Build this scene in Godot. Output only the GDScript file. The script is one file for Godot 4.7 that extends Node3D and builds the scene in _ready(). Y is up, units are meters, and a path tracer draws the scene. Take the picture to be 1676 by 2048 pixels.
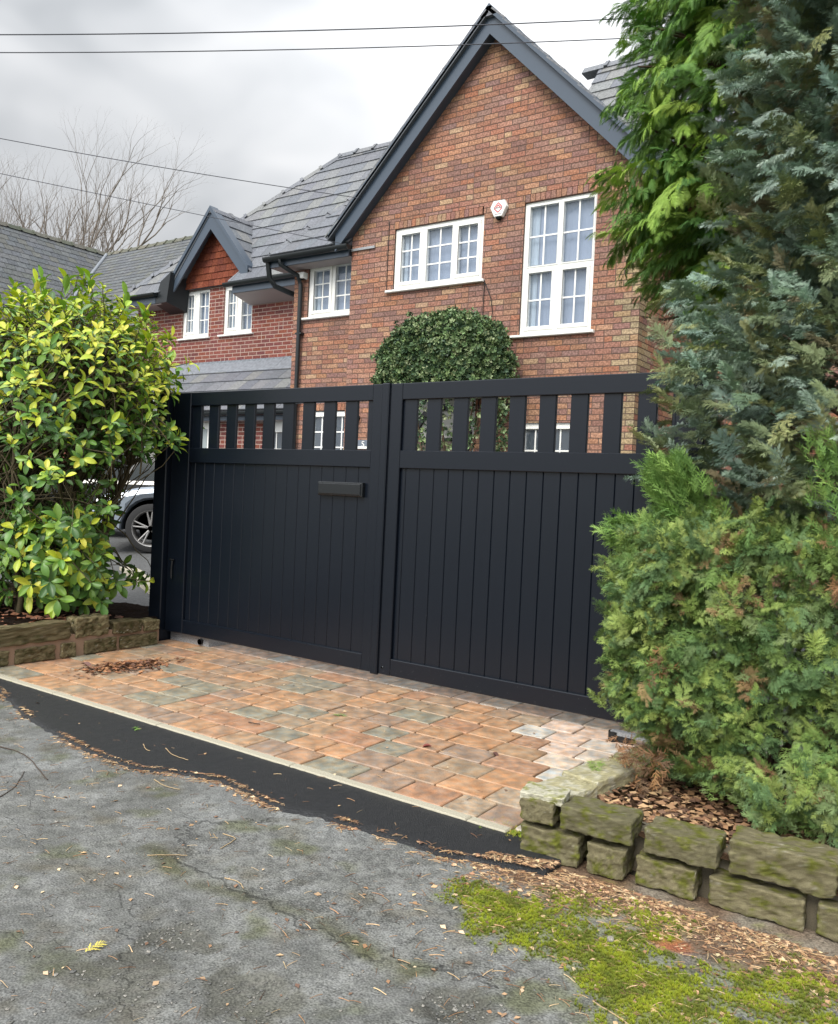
extends Node3D
# A brick house behind black driveway gates, seen from the lane. Units are metres; the gate stands in the plane z = 0, the house behind it at negative z.

var rng := RandomNumberGenerator.new()
var mats := {}
var taken := {}
var eye := Transform3D()
var grain: ImageTexture
var blotch: ImageTexture
var coarse: ImageTexture
var tarmac_tex: ImageTexture
var sett_tex: ImageTexture
var lane_tex: ImageTexture
var grit: ImageTexture
var tarmac_bytes: PackedByteArray

# ---------------------------------------------------------------- geometry
class Geo:
	var v := PackedVector3Array()
	var n := PackedVector3Array()
	var c := PackedColorArray()
	var t := PackedVector2Array()
	var ix := PackedInt32Array()
	var col := Color(1, 1, 1)
	func put(p: Vector3, nn: Vector3, uv := Vector2.ZERO) -> int:
		v.append(p); n.append(nn); c.append(col); t.append(uv)
		return v.size() - 1
	func face(i: int, j: int, k: int) -> void:   # counter-clockwise seen from outside
		ix.append(i); ix.append(k); ix.append(j)
	func tri(a: Vector3, b: Vector3, d: Vector3) -> void:
		var m := (b - a).cross(d - a).normalized()
		var i := put(a, m); put(b, m); put(d, m)
		face(i, i + 1, i + 2)
	func quad(a: Vector3, b: Vector3, d: Vector3, e: Vector3) -> void:
		var m := (d - a).cross(e - b).normalized()
		var i := put(a, m, Vector2(0, 0)); put(b, m, Vector2(1, 0)); put(d, m, Vector2(1, 1)); put(e, m, Vector2(0, 1))
		face(i, i + 1, i + 2); face(i, i + 2, i + 3)
	func box(lo: Vector3, hi: Vector3) -> void:
		hexa([Vector3(lo.x, lo.y, hi.z), Vector3(hi.x, lo.y, hi.z), Vector3(hi.x, hi.y, hi.z), Vector3(lo.x, hi.y, hi.z),
			Vector3(lo.x, lo.y, lo.z), Vector3(hi.x, lo.y, lo.z), Vector3(hi.x, hi.y, lo.z), Vector3(lo.x, hi.y, lo.z)])
	func hexa(p: Array) -> void:   # front four counter-clockwise from lower left, then the back four behind them
		quad(p[0], p[1], p[2], p[3]); quad(p[5], p[4], p[7], p[6]); quad(p[4], p[0], p[3], p[7])
		quad(p[1], p[5], p[6], p[2]); quad(p[3], p[2], p[6], p[7]); quad(p[4], p[5], p[1], p[0])
	func bevel_box(lo: Vector3, hi: Vector3, b: float) -> void:   # chamfered on the front (+z) edges
		var f := [Vector3(lo.x + b, lo.y + b, hi.z), Vector3(hi.x - b, lo.y + b, hi.z), Vector3(hi.x - b, hi.y - b, hi.z), Vector3(lo.x + b, hi.y - b, hi.z)]
		var m := [Vector3(lo.x, lo.y, hi.z - b), Vector3(hi.x, lo.y, hi.z - b), Vector3(hi.x, hi.y, hi.z - b), Vector3(lo.x, hi.y, hi.z - b)]
		var k := [Vector3(lo.x, lo.y, lo.z), Vector3(hi.x, lo.y, lo.z), Vector3(hi.x, hi.y, lo.z), Vector3(lo.x, hi.y, lo.z)]
		quad(f[0], f[1], f[2], f[3]); quad(k[1], k[0], k[3], k[2])
		for i in 4:
			var j := (i + 1) % 4
			quad(m[i], m[j], f[j], f[i]); quad(k[i], k[j], m[j], m[i])
	func bevel_box_up(lo: Vector3, hi: Vector3, b: float) -> void:   # chamfered round the top
		var f := [Vector3(lo.x + b, hi.y, hi.z - b), Vector3(hi.x - b, hi.y, hi.z - b), Vector3(hi.x - b, hi.y, lo.z + b), Vector3(lo.x + b, hi.y, lo.z + b)]
		var m := [Vector3(lo.x, hi.y - b, hi.z), Vector3(hi.x, hi.y - b, hi.z), Vector3(hi.x, hi.y - b, lo.z), Vector3(lo.x, hi.y - b, lo.z)]
		quad(f[0], f[1], f[2], f[3])
		for i in 4:
			var j := (i + 1) % 4
			quad(m[i], m[j], f[j], f[i])
			quad(Vector3(m[i].x, lo.y, m[i].z), Vector3(m[j].x, lo.y, m[j].z), m[j], m[i])
	func prism(poly: PackedVector2Array, o: Vector3, u: Vector3, w: Vector3, depth: float, back := false) -> void:
		if poly.size() < 3: return
		if Geometry2D.is_polygon_clockwise(poly):
			poly = poly.duplicate(); poly.reverse()
		var nn := u.cross(w).normalized()
		var tr := Geometry2D.triangulate_polygon(poly)
		var st := v.size()
		for p in poly: put(o + u * p.x + w * p.y, nn, p)
		for i in range(0, tr.size(), 3):
			var a := tr[i]; var b := tr[i + 1]; var d := tr[i + 2]
			if (poly[b] - poly[a]).cross(poly[d] - poly[a]) > 0: face(st + a, st + b, st + d)
			else: face(st + a, st + d, st + b)
		if back:
			st = v.size()
			for p in poly: put(o + u * p.x + w * p.y - nn * depth, -nn, p)
			for i in range(0, tr.size(), 3):
				var a := tr[i]; var b := tr[i + 1]; var d := tr[i + 2]
				if (poly[b] - poly[a]).cross(poly[d] - poly[a]) > 0: face(st + a, st + d, st + b)
				else: face(st + a, st + b, st + d)
		for i in poly.size():
			var p := poly[i]; var q := poly[(i + 1) % poly.size()]
			var a := o + u * p.x + w * p.y; var b := o + u * q.x + w * q.y
			quad(a, a - nn * depth, b - nn * depth, b)
	func sheet(rows: Array, closed := false) -> void:   # rows of points, smooth normals
		var h := rows.size(); var w: int = rows[0].size(); var st := v.size()
		for i in h:
			for j in w:
				var a: Vector3 = rows[maxi(i - 1, 0)][j]; var b: Vector3 = rows[mini(i + 1, h - 1)][j]
				var d: Vector3 = rows[i][(j - 1 + w) % w] if closed else rows[i][maxi(j - 1, 0)]
				var e: Vector3 = rows[i][(j + 1) % w] if closed else rows[i][mini(j + 1, w - 1)]
				var m := (e - d).cross(b - a)
				put(rows[i][j], m.normalized() if m.length_squared() > 1e-16 else Vector3.UP, Vector2(float(j) / maxf(1, w - 1), float(i) / maxf(1, h - 1)))
		for i in h - 1:
			for j in (w if closed else w - 1):
				var a := st + i * w + j; var b := st + i * w + (j + 1) % w
				face(a, b, b + w); face(a, b + w, a + w)
	func tube(pts: Array, radii: Array, sides := 6, cap := true) -> void:
		var rows := []
		var side := Vector3.UP
		for i in pts.size():
			var d: Vector3 = (pts[mini(i + 1, pts.size() - 1)] - pts[maxi(i - 1, 0)]).normalized()
			if i == 0: side = d.cross(Vector3.UP if absf(d.y) < 0.9 else Vector3.RIGHT).normalized()
			else: side = (side - d * side.dot(d)).normalized()
			var up := d.cross(side)
			var row := PackedVector3Array()
			var r: float = radii[mini(i, radii.size() - 1)]
			for k in sides:
				var a := -TAU * k / sides
				row.append(pts[i] + (side * cos(a) + up * sin(a)) * r)
			rows.append(row)
		sheet(rows, true)
		if cap:
			for e in [0, rows.size() - 1]:
				var m: Vector3 = (pts[0] - pts[1] if e == 0 else pts[e] - pts[e - 1]).normalized()
				var st := v.size()
				put(pts[e], m)
				for p in rows[e]: put(p, m)
				for k in sides:
					if e == 0: face(st, st + 1 + (k + 1) % sides, st + 1 + k)
					else: face(st, st + 1 + k, st + 1 + (k + 1) % sides)
	func mesh(m: Material) -> ArrayMesh:
		var a := []
		a.resize(Mesh.ARRAY_MAX)
		a[Mesh.ARRAY_VERTEX] = v; a[Mesh.ARRAY_NORMAL] = n; a[Mesh.ARRAY_COLOR] = c; a[Mesh.ARRAY_TEX_UV] = t; a[Mesh.ARRAY_INDEX] = ix
		var r := ArrayMesh.new()
		r.add_surface_from_arrays(Mesh.PRIMITIVE_TRIANGLES, a)
		r.surface_set_material(0, m)
		return r

# ---------------------------------------------------------------- nodes
func numbered(parent: Node, called: String) -> String:
	var key := str(parent.get_instance_id()) + called
	var k: int = taken.get(key, 0)
	taken[key] = k + 1
	return called if k == 0 else "%s_%03d" % [called, k]

func thing(called: String, label: String, category: String, at := Vector3.ZERO, group := "") -> Node3D:
	var o := Node3D.new()
	o.name = numbered(self, called)
	add_child(o)
	o.position = at
	tag(o, label, category, group)
	return o

func tag(o: Node, label: String, category := "", group := "", kind := "") -> void:
	if label: o.set_meta("label", label)
	if category: o.set_meta("category", category)
	if group: o.set_meta("group", group)
	if kind: o.set_meta("kind", kind)

func put_mesh(called: String, m: Mesh, parent: Node3D = self) -> MeshInstance3D:
	var o := MeshInstance3D.new()
	o.mesh = m
	o.name = numbered(parent, called)
	parent.add_child(o)
	if parent != self and parent.get_parent() == self: o.position = -parent.position   # geometry is written in world coordinates
	return o

func obj(called: String, g: Geo, m: Material, parent: Node3D = self) -> MeshInstance3D:
	return put_mesh(called, g.mesh(m), parent)

func struct(called: String, g: Geo, m: Material, label := "") -> MeshInstance3D:
	var o := obj(called, g, m)
	tag(o, label, "", "", "structure")
	return o

func lay(called: String, m: Mesh, spots: Array, tints: PackedColorArray, parent: Node3D = self) -> MultiMeshInstance3D:
	var mm := MultiMesh.new()
	mm.transform_format = MultiMesh.TRANSFORM_3D
	mm.use_colors = true
	mm.mesh = m
	mm.instance_count = spots.size()
	for i in spots.size():
		mm.set_instance_transform(i, spots[i])
		mm.set_instance_color(i, tints[i])
	var o := MultiMeshInstance3D.new()
	o.multimesh = mm
	o.name = numbered(parent, called)
	parent.add_child(o)
	if parent != self and parent.get_parent() == self: o.position = -parent.position
	o.set_meta("kind", "stuff")
	return o

# ---------------------------------------------------------------- colours and materials
func lin(r: int, g: int, b: int) -> Color:
	return Color8(r, g, b).srgb_to_linear()

func vary(k: Color, light: float, hue := 0.0) -> Color:
	var f := 1.0 + rng.randf_range(-light, light)
	return Color(clampf(k.r * f * (1.0 + rng.randf_range(-hue, hue)), 0, 1), clampf(k.g * f, 0, 1), clampf(k.b * f * (1.0 + rng.randf_range(-hue, hue)), 0, 1))

func mat(called: String, k: Color, rough: float, o := {}) -> StandardMaterial3D:
	var m := StandardMaterial3D.new()
	m.resource_name = called
	m.albedo_color = k
	m.roughness = rough
	m.metallic_specular = o.get("spec", 0.5)
	m.metallic = o.get("metal", 0.0)
	m.vertex_color_use_as_albedo = o.get("vc", false)
	if o.has("tex"): m.albedo_texture = o.tex
	if o.has("bump"):
		m.heightmap_enabled = true
		m.heightmap_texture = o.bump
		m.heightmap_scale = o.get("relief", 0.2)
	if o.has("scale"):
		m.uv1_triplanar = true
		m.uv1_world_triplanar = o.get("world", true)
		m.uv1_scale = Vector3.ONE * float(o.scale)
	if o.has("coat"):
		m.clearcoat_enabled = true; m.clearcoat = o.coat; m.clearcoat_roughness = 0.05
	if o.has("back"):
		m.backlight_enabled = true; m.backlight = o.back
	m.cull_mode = BaseMaterial3D.CULL_DISABLED if o.get("both", false) else BaseMaterial3D.CULL_BACK
	mats[called] = m
	return m

func noise(f: float, octaves := 3, s := 1, kind := FastNoiseLite.TYPE_SIMPLEX_SMOOTH) -> FastNoiseLite:
	var q := FastNoiseLite.new()
	q.noise_type = kind
	q.frequency = f
	q.fractal_octaves = octaves
	q.seed = s
	return q

func noise_tex(size: int, q: FastNoiseLite, lo: float, hi: float) -> ImageTexture:   # grey, seamless, between lo and hi
	var im := q.get_seamless_image(size, size)
	var d := im.get_data()
	var out := PackedByteArray()
	out.resize(size * size * 3)
	for i in size * size:
		var x := int((lo + (hi - lo) * d[i] / 255.0) * 255.0)
		out[i * 3] = x; out[i * 3 + 1] = x; out[i * 3 + 2] = x
	return ImageTexture.create_from_image(Image.create_from_data(size, size, false, Image.FORMAT_RGB8, out))

# ---------------------------------------------------------------- pieces that are counted: bricks, tiles, slates
var heap := {}
func piece(kind: String, part: Node3D, poly: PackedVector2Array, o: Vector3, u: Vector3, w: Vector3, depth: float, k: Color) -> void:
	var mid := Vector2.ZERO
	for p in poly: mid += p
	mid /= poly.size()
	var area := 0.0
	for i in poly.size(): area += poly[i].cross(poly[(i + 1) % poly.size()]) * 0.5
	var at := o + u * mid.x + w * mid.y
	var q := eye.affine_inverse() * at
	var score := -1.0
	if q.z < -0.1:
		var px := Vector2(838 + 1680 * q.x / -q.z, 1024 - 1680 * q.y / -q.z)
		var to := eye.origin - at
		if px.x > 0 and px.x < 1330 and px.y > 0 and px.y < 770 - 0.04 * (px.x - 700):
			score = absf(area) * maxf(0.0, u.cross(w).dot(to.normalized())) / to.length_squared()
	if not heap.has(kind): heap[kind] = []
	heap[kind].append({"s": score, "part": part, "poly": poly, "o": o, "u": u, "w": w, "d": depth, "k": k})

func settle(kind: String, called: String, rest: String, most: int, m: Material) -> void:
	var all: Array = heap[kind]
	all.sort_custom(func(a, b): return a.s > b.s)
	var merged := {}
	var shared := {}
	for i in all.size():
		var a: Dictionary = all[i]
		var part: Node3D = a.part
		if i < most and a.s > 0:
			var size: Vector2 = a.poly[2] - a.poly[0] if a.poly.size() == 4 else Vector2.ZERO
			var key := "%.3f %.3f %s %s" % [size.x, size.y, a.k, a.u]
			var g := Geo.new()
			if a.poly.size() == 4 and absf(a.poly[0].y - a.poly[1].y) < 1e-5 and absf(a.poly[1].x - a.poly[2].x) < 1e-5:
				if not shared.has(key):
					g.col = a.k
					g.prism(PackedVector2Array([Vector2(0, 0), Vector2(size.x, 0), size, Vector2(0, size.y)]), Vector3.ZERO, a.u, a.w, a.d)
					shared[key] = g.mesh(m)
				var b := put_mesh(called, shared[key], part)
				b.position += a.o + a.u * a.poly[0].x + a.w * a.poly[0].y
			else:
				g.col = a.k
				g.prism(a.poly, a.o, a.u, a.w, a.d)
				obj(called, g, m, part)
		else:
			var id := part.get_instance_id()
			if not merged.has(id): merged[id] = [part, Geo.new()]
			var g: Geo = merged[id][1]
			g.col = a.k
			g.prism(a.poly, a.o, a.u, a.w, a.d)
	for id in merged:
		var b := obj(rest, merged[id][1], m, merged[id][0])
		b.set_meta("kind", "stuff")
	heap.erase(kind)

func rect(x0: float, y0: float, x1: float, y1: float) -> PackedVector2Array:
	return PackedVector2Array([Vector2(x0, y0), Vector2(x1, y0), Vector2(x1, y1), Vector2(x0, y1)])

func pick(list: Array) -> Variant:
	return list[rng.randi() % list.size()]

# ================================================================ the scene
func _ready() -> void:
	rng.seed = 20240117
	camera_and_light()
	textures()
	ground()
	gates()
	house()
	neighbour()
	walls()
	cars()
	fittings()
	wires()
	evergreens()
	laurel()
	other_plants()
	ground_bits()

func camera_and_light() -> void:
	var cam := Camera3D.new()
	cam.name = "camera"
	add_child(cam)
	cam.position = Vector3(3.13, 1.212, 4.157)
	cam.rotation_degrees = Vector3(-1.327, 34.70, 2.683)
	cam.fov = rad_to_deg(2.0 * atan(1024.0 / 1680.0))
	cam.near = 0.05
	cam.far = 400.0
	cam.current = true
	eye = cam.transform
	var sun := DirectionalLight3D.new()
	sun.name = "sun"
	add_child(sun)
	sun.light_color = Color(1.0, 0.97, 0.92)
	sun.light_energy = 0.5
	sun.light_angular_distance = 24.0
	sun.shadow_enabled = true
	var from := Vector3(0.05, 0.72, 0.7).normalized()   # a thin place in the cloud over the lane, behind the viewer
	sun.look_at_from_position(from * 50.0, Vector3.ZERO)
	var env := Environment.new()
	env.background_mode = Environment.BG_SKY
	env.tonemap_mode = Environment.TONE_MAPPER_LINEAR
	env.tonemap_exposure = 1.7
	env.sdfgi_enabled = true; env.ssao_enabled = true; env.ssil_enabled = true
	var sm := PanoramaSkyMaterial.new()
	sm.panorama = overcast(from)
	var sky := Sky.new()
	sky.sky_material = sm
	env.sky = sky
	var we := WorldEnvironment.new()
	we.name = "environment"
	we.environment = env
	add_child(we)

func overcast(from: Vector3) -> ImageTexture:
	# an overcast sky: the standard gradient, three times brighter overhead than at the horizon, with broken cloud and the sun's bright patch
	var w := 1024
	var h := 512
	var im := Image.create(w, h, false, Image.FORMAT_RGBF)
	var big := noise(1.1, 4, 11)
	var fine := noise(3.2, 4, 5)
	var bank := Vector3(-0.86, 0.36, -0.5).normalized()   # the heavier grey cloud over the neighbour's roof
	var gap := Vector3(-0.3, 0.62, -0.8).normalized()   # the bright gap behind the gable
	for y in h:
		var el := PI * (0.5 - (y + 0.5) / h)
		for x in w:
			var az := TAU * (x + 0.5) / w   # column 0 looks along -z
			var d := Vector3(sin(az) * cos(el), sin(el), -cos(az) * cos(el))
			var s := maxf(sin(el), 0.0)
			var away := 0.5 + 0.5 * Vector2(d.x, d.z).normalized().dot(Vector2(0.05, 1.0))   # the cloud thins towards the sun's side
			var l := 0.268 * (1.0 + 1.9 * s) * (1.0 + 1.3 * pow(away, 1.5))
			var p := Vector3(d.x, d.y * 1.9, d.z)
			var wrap := Vector3(fine.get_noise_3dv(p * 0.6), fine.get_noise_3dv(p * 0.6 + Vector3(9, 0, 0)), fine.get_noise_3dv(p * 0.6 + Vector3(0, 9, 0))) * 0.25
			var cl := big.get_noise_3dv((p + wrap) * 1.3) * 0.6 + fine.get_noise_3dv((p + wrap) * 1.2) * 0.3
			l *= 1.0 + 0.85 * cl
			l *= 1.0 - 0.2 * exp(-pow(acos(clampf(d.dot(bank), -1, 1)) / 0.62, 2.0))
			l += 0.5 * exp(-pow(acos(clampf(d.dot(from), -1, 1)) / 0.6, 2.0)) + 0.3 * exp(-pow(acos(clampf(d.dot(gap), -1, 1)) / 0.42, 2.0))
			var warm := 0.03 * clampf(cl * 2.0 + 0.3, -1, 1)
			var k := Color(l * (0.965 + warm), l, l * (1.045 - warm))
			if el < 0: k = Color(0.16, 0.16, 0.15)
			im.set_pixel(x, y, k)
	return ImageTexture.create_from_image(im)

func textures() -> void:
	grain = noise_tex(512, noise(0.09, 3, 3), 0.72, 1.0)
	blotch = noise_tex(512, noise(0.018, 4, 8), 0.62, 1.0)
	coarse = noise_tex(1024, noise(0.11, 2, 21, FastNoiseLite.TYPE_CELLULAR), 0.45, 1.0)
	tarmac_tex = aggregate(1024)
	grit = noise_tex(1024, noise(0.16, 2, 91), 0.25, 1.0)
	sett_tex = mottled(512)
	lane_tex = lane_surface(2048, 728)
	mat("brick", Color(1, 1, 1), 0.9, {"vc": true, "tex": blotch, "scale": 3.0, "bump": grain, "relief": 0.15, "spec": 0.3})
	mat("mortar", Color8(120, 102, 94), 0.95, {"tex": grain, "scale": 4.0, "spec": 0.2})
	mat("pale_mortar", Color8(206, 182, 170), 0.95, {"tex": grain, "scale": 4.0, "spec": 0.2})
	mat("tile", Color(1, 1, 1), 0.55, {"vc": true, "tex": blotch, "scale": 2.2, "spec": 0.45})
	mat("slate", Color(1, 1, 1), 0.6, {"vc": true, "tex": blotch, "scale": 1.2, "spec": 0.4})
	mat("clay_tile", Color(1, 1, 1), 0.85, {"vc": true, "tex": blotch, "scale": 2.5, "spec": 0.3})
	mat("barge", Color8(64, 76, 90), 0.35)
	mat("gutter", Color8(26, 31, 34), 0.35)
	mat("soffit", Color8(150, 140, 138), 0.5)
	mat("upvc", Color8(236, 236, 232), 0.35)
	mat("blind", Color8(132, 146, 170), 0.7)
	mat("underlay", Color8(78, 82, 88), 0.8)
	mat("room", Color8(196, 188, 174), 0.9)
	mat("bark_grey", Color8(126, 118, 110), 0.9)
	mat("curtain", Color8(168, 184, 200), 0.8)
	mat("lead", Color8(150, 157, 166), 0.45, {"tex": blotch, "scale": 1.5})
	mat("gate_paint", Color8(15, 21, 30), 0.28, {"bump": grain, "scale": 14.0, "relief": 0.03, "spec": 0.42})
	mat("gloss_black", Color8(22, 25, 28), 0.22)
	mat("black", Color8(18, 19, 20), 0.6)
	mat("galvanised", Color8(190, 194, 198), 0.4, {"metal": 0.3, "tex": blotch, "scale": 9.0, "bump": blotch, "relief": 0.3})
	var gl := mat("glass", Color(0.62, 0.7, 0.78, 0.16), 0.03, {"spec": 0.9})
	gl.transparency = BaseMaterial3D.TRANSPARENCY_ALPHA

func aggregate(size: int) -> ImageTexture:
	# rolled stone chips in bitumen, seen close
	var cell := noise(0.085, 1, 41, FastNoiseLite.TYPE_CELLULAR)
	cell.cellular_return_type = FastNoiseLite.RETURN_DISTANCE2_SUB
	var id := noise(0.085, 1, 41, FastNoiseLite.TYPE_CELLULAR)
	id.cellular_return_type = FastNoiseLite.RETURN_CELL_VALUE
	id.fractal_type = FastNoiseLite.FRACTAL_NONE
	cell.fractal_type = FastNoiseLite.FRACTAL_NONE
	var a := cell.get_seamless_image(size, size).get_data()
	var b := id.get_seamless_image(size, size, false, false, 0.02).get_data()
	var c := noise(0.2, 2, 44).get_seamless_image(size, size).get_data()
	var d := noise(0.012, 4, 45).get_seamless_image(size, size).get_data()
	var out := PackedByteArray()
	out.resize(size * size * 3)
	for i in size * size:
		var e := clampf(a[i] / 255.0 * 2.2, 0.0, 1.0)
		var l := (0.66 + 0.2 * e) * (0.84 + 0.18 * b[i] / 255.0) * (0.8 + 0.3 * c[i] / 255.0) * (0.84 + 0.3 * d[i] / 255.0) * 1.18
		var x := int(clampf(l, 0.0, 1.0) * 255.0)
		out[i * 3] = x; out[i * 3 + 1] = x; out[i * 3 + 2] = x
	tarmac_bytes = out
	return ImageTexture.create_from_image(Image.create_from_data(size, size, false, Image.FORMAT_RGB8, out))

func lane_surface(w: int, h: int) -> ImageTexture:
	# the worn lane: a coarser patch let into smoother old tarmac, hairline cracks and small pits
	var patch := PackedVector2Array([Vector2(-0.3, 1.4), Vector2(0.98, 1.86), Vector2(0.76, 2.12), Vector2(0.95, 2.33), Vector2(1.45, 2.36), Vector2(1.75, 2.385), Vector2(2.1, 2.3), Vector2(3.2, 2.25), Vector2(3.2, 1.4)])
	var line := Image.create(w, h, false, Image.FORMAT_L8)
	line.fill(Color(1, 1, 1))
	var q := noise(0.02, 3, 71)
	for s in [[Vector2(0.98, 1.86), Vector2(0.76, 2.12), 3.0], [Vector2(0.76, 2.12), Vector2(0.95, 2.33), 3.0], [Vector2(0.95, 2.33), Vector2(1.75, 2.385), 3.4], [Vector2(1.75, 2.385), Vector2(2.15, 2.28), 2.6], [Vector2(0.2, 2.5), Vector2(1.1, 2.62), 1.4], [Vector2(1.1, 2.62), Vector2(1.5, 2.9), 1.6], [Vector2(-0.6, 2.05), Vector2(0.3, 2.4), 1.2], [Vector2(1.9, 2.9), Vector2(2.15, 2.35), 1.6], [Vector2(0.4, 3.1), Vector2(1.2, 2.85), 1.4], [Vector2(1.5, 2.9), Vector2(2.0, 3.15), 1.4], [Vector2(1.3, 1.95), Vector2(1.75, 2.2), 1.1]]:
		for i in 700:
			var f := i / 700.0
			var p: Vector2 = s[0].lerp(s[1], f)
			p += Vector2(q.get_noise_2d(f * 300.0, s[0].x * 90.0), q.get_noise_2d(f * 300.0, 500.0 + s[0].y * 90.0)) * 0.05
			var k := int(s[2] * (0.5 + 0.9 * absf(q.get_noise_2d(f * 900.0, 77.0 + s[0].x * 50.0)) * 2.0))
			var c := Vector2i(int((p.x + 2.0) / 5.2 * w), int((p.y - 1.44) / 1.85 * h))
			line.fill_rect(Rect2i(c.x - k / 2, c.y - k / 2, maxi(k, 1), maxi(k, 1)), Color(0.74, 0.74, 0.74))
	var ld := line.get_data()
	var n1 := noise(0.008, 4, 72).get_image(w, h).get_data()
	var n2 := noise(0.05, 3, 73).get_image(w, h).get_data()
	var n3 := noise(0.33, 2, 74).get_image(w, h).get_data()
	var inside := PackedByteArray()
	inside.resize((w / 8 + 1) * (h / 8 + 1))
	for j in h / 8 + 1:
		for i in w / 8 + 1:
			inside[j * (w / 8 + 1) + i] = 1 if Geometry2D.is_point_in_polygon(Vector2(i * 8.0 / w * 5.2 - 2.0, j * 8.0 / h * 1.85 + 1.44), patch) else 0
	var out := PackedByteArray()
	out.resize(w * h * 3)
	for j in h:
		for i in w:
			var k := j * w + i
			var a := tarmac_bytes[((j * 3) % 1024 * 1024 + (i * 3) % 1024) * 3] / 255.0
			var rough := 1.0 if inside[(j / 8) * (w / 8 + 1) + i / 8] else 0.35 + 0.9 * clampf(n1[k] / 255.0 * 2.0 - 0.9, 0, 1)
			var l := 0.8 + (a - 0.72) * 1.15 * rough + (n3[k] / 255.0 - 0.5) * 0.46 + (n2[k] / 255.0 - 0.5) * 0.14 + (n1[k] / 255.0 - 0.5) * 0.16
			l *= ld[k] / 255.0
			var x := int(clampf(l, 0.0, 1.0) * 255.0)
			out[k * 3] = x; out[k * 3 + 1] = x; out[k * 3 + 2] = x
	return ImageTexture.create_from_image(Image.create_from_data(w, h, false, Image.FORMAT_RGB8, out))

func mottled(size: int) -> ImageTexture:
	# fired clay and concrete: cloudy tone with a warm and a grey cast, fine grit
	var a := noise(0.011, 4, 51).get_seamless_image(size, size).get_data()
	var b := noise(0.02, 3, 52).get_seamless_image(size, size).get_data()
	var c := noise(0.16, 3, 53).get_seamless_image(size, size).get_data()
	var out := PackedByteArray()
	out.resize(size * size * 3)
	for i in size * size:
		var l := (0.70 + 0.3 * a[i] / 255.0) * (0.86 + 0.18 * c[i] / 255.0)
		var w := (b[i] / 255.0 - 0.5) * 0.16 + 0.02
		out[i * 3] = int(clampf(l * (1.0 + w), 0, 1) * 255); out[i * 3 + 1] = int(clampf(l, 0, 1) * 255); out[i * 3 + 2] = int(clampf(l * (1.0 - w), 0, 1) * 255)
	return ImageTexture.create_from_image(Image.create_from_data(size, size, false, Image.FORMAT_RGB8, out))

# ---------------------------------------------------------------- ground
func drive_y(z: float) -> float:
	return 0.22 * smoothstep(0.0, 1.0, clampf(-z / 4.2, 0.0, 1.0))

func road_mix(x: float, z: float) -> Color:
	# the old lane's own colours: bleached tarmac, moss, leaf mould and a rust stain
	var f := n_a.get_noise_2d(x * 60.0, z * 60.0)
	var m := n_b.get_noise_2d(x * 60.0, z * 60.0)
	var k := lin(130, 131, 128).lerp(lin(116, 117, 114), clampf(0.5 + f * 1.6, 0, 1))
	k = k.lerp(lin(140, 142, 141), clampf(n_c.get_noise_2d(x * 22.0, z * 22.0) * 2.2 - 0.1, 0, 0.6))
	k = k.lerp(lin(108, 105, 94), clampf(m * 2.4 - 0.55, 0, 0.85))
	k = k.lerp(lin(92, 96, 58), clampf(n_d.get_noise_2d(x * 40.0, z * 40.0) * 2.5 - 0.75, 0, 0.6))
	# crack across the lane, with moss in it
	var crack := absf(z - 2.36 - 0.03 * sin(x * 7.0) - 0.02 * f)
	if x > 0.8 and x < 1.95 and crack < 0.06: k = k.lerp(lin(86, 86, 58), clampf((0.06 - crack) * 20.0 * (0.6 + m), 0, 0.8))
	# worn hollow and broken surface
	for q in [[1.30, 2.64, 0.07], [1.71, 2.72, 0.14], [1.42, 2.86, 0.16], [2.12, 2.42, 0.09]]:
		var d := Vector2(x - q[0], (z - q[1]) * 1.3).length() + 0.16 * m + 0.09 * f
		k = k.lerp(lin(92, 91, 82), clampf((q[2] - d) * 22.0, 0, 0.7))
	# leaf mould along the foot of the stone wall
	var mould := clampf((1.86 + 0.08 * f - z - maxf(0.0, 1.95 - x) * 0.4) * 7.0, 0, 1) * clampf((x - 1.55) * 5.0, 0, 1)
	k = k.lerp(lin(112, 88, 66).lerp(lin(140, 132, 118), clampf(n_b.get_noise_2d(x * 35.0, z * 35.0) * 2.0, 0, 1)), mould * 0.9)
	var rust := Vector2(x - 2.42, (z - 1.79) * 1.7).length() + 0.03 * m
	k = k.lerp(lin(168, 92, 50), clampf((0.085 - rust) * 26.0, 0, 0.75))
	k = k.lerp(lin(122, 130, 44), moss_at(x, z) * 0.95)
	return k

func moss_at(x: float, z: float) -> float:
	var mid := 1.93 + 0.06 * sin(x * 3.0) + maxf(0.0, x - 2.3) * 0.22
	var wide := 0.14 + clampf((x - 1.7) * 0.26, 0, 0.32)
	var d := absf(z - mid) / wide
	var v := 1.15 - d + n_b.get_noise_2d(x * 50.0, z * 50.0) * 0.9 + n_a.get_noise_2d(x * 120.0, z * 120.0) * 0.45
	v *= clampf((x - 1.68) * 4.0, 0, 1)
	return clampf(v * 1.3 - 0.25, 0, 1)

func road_y(x: float, z: float) -> float:
	var y := -0.03 + 0.006 * n_c.get_noise_2d(x * 18.0, z * 18.0) + 0.0025 * n_a.get_noise_2d(x * 90.0, z * 90.0)
	for q in [[1.30, 2.64, 0.09], [1.71, 2.72, 0.16], [2.12, 2.42, 0.1]]:
		var d := Vector2(x - q[0], (z - q[1]) * 1.3).length() + 0.03 * n_b.get_noise_2d(x * 60.0, z * 60.0)
		y -= 0.012 * smoothstep(q[2], q[2] * 0.55, d)
	return y + 0.006 * moss_at(x, z)

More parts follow.
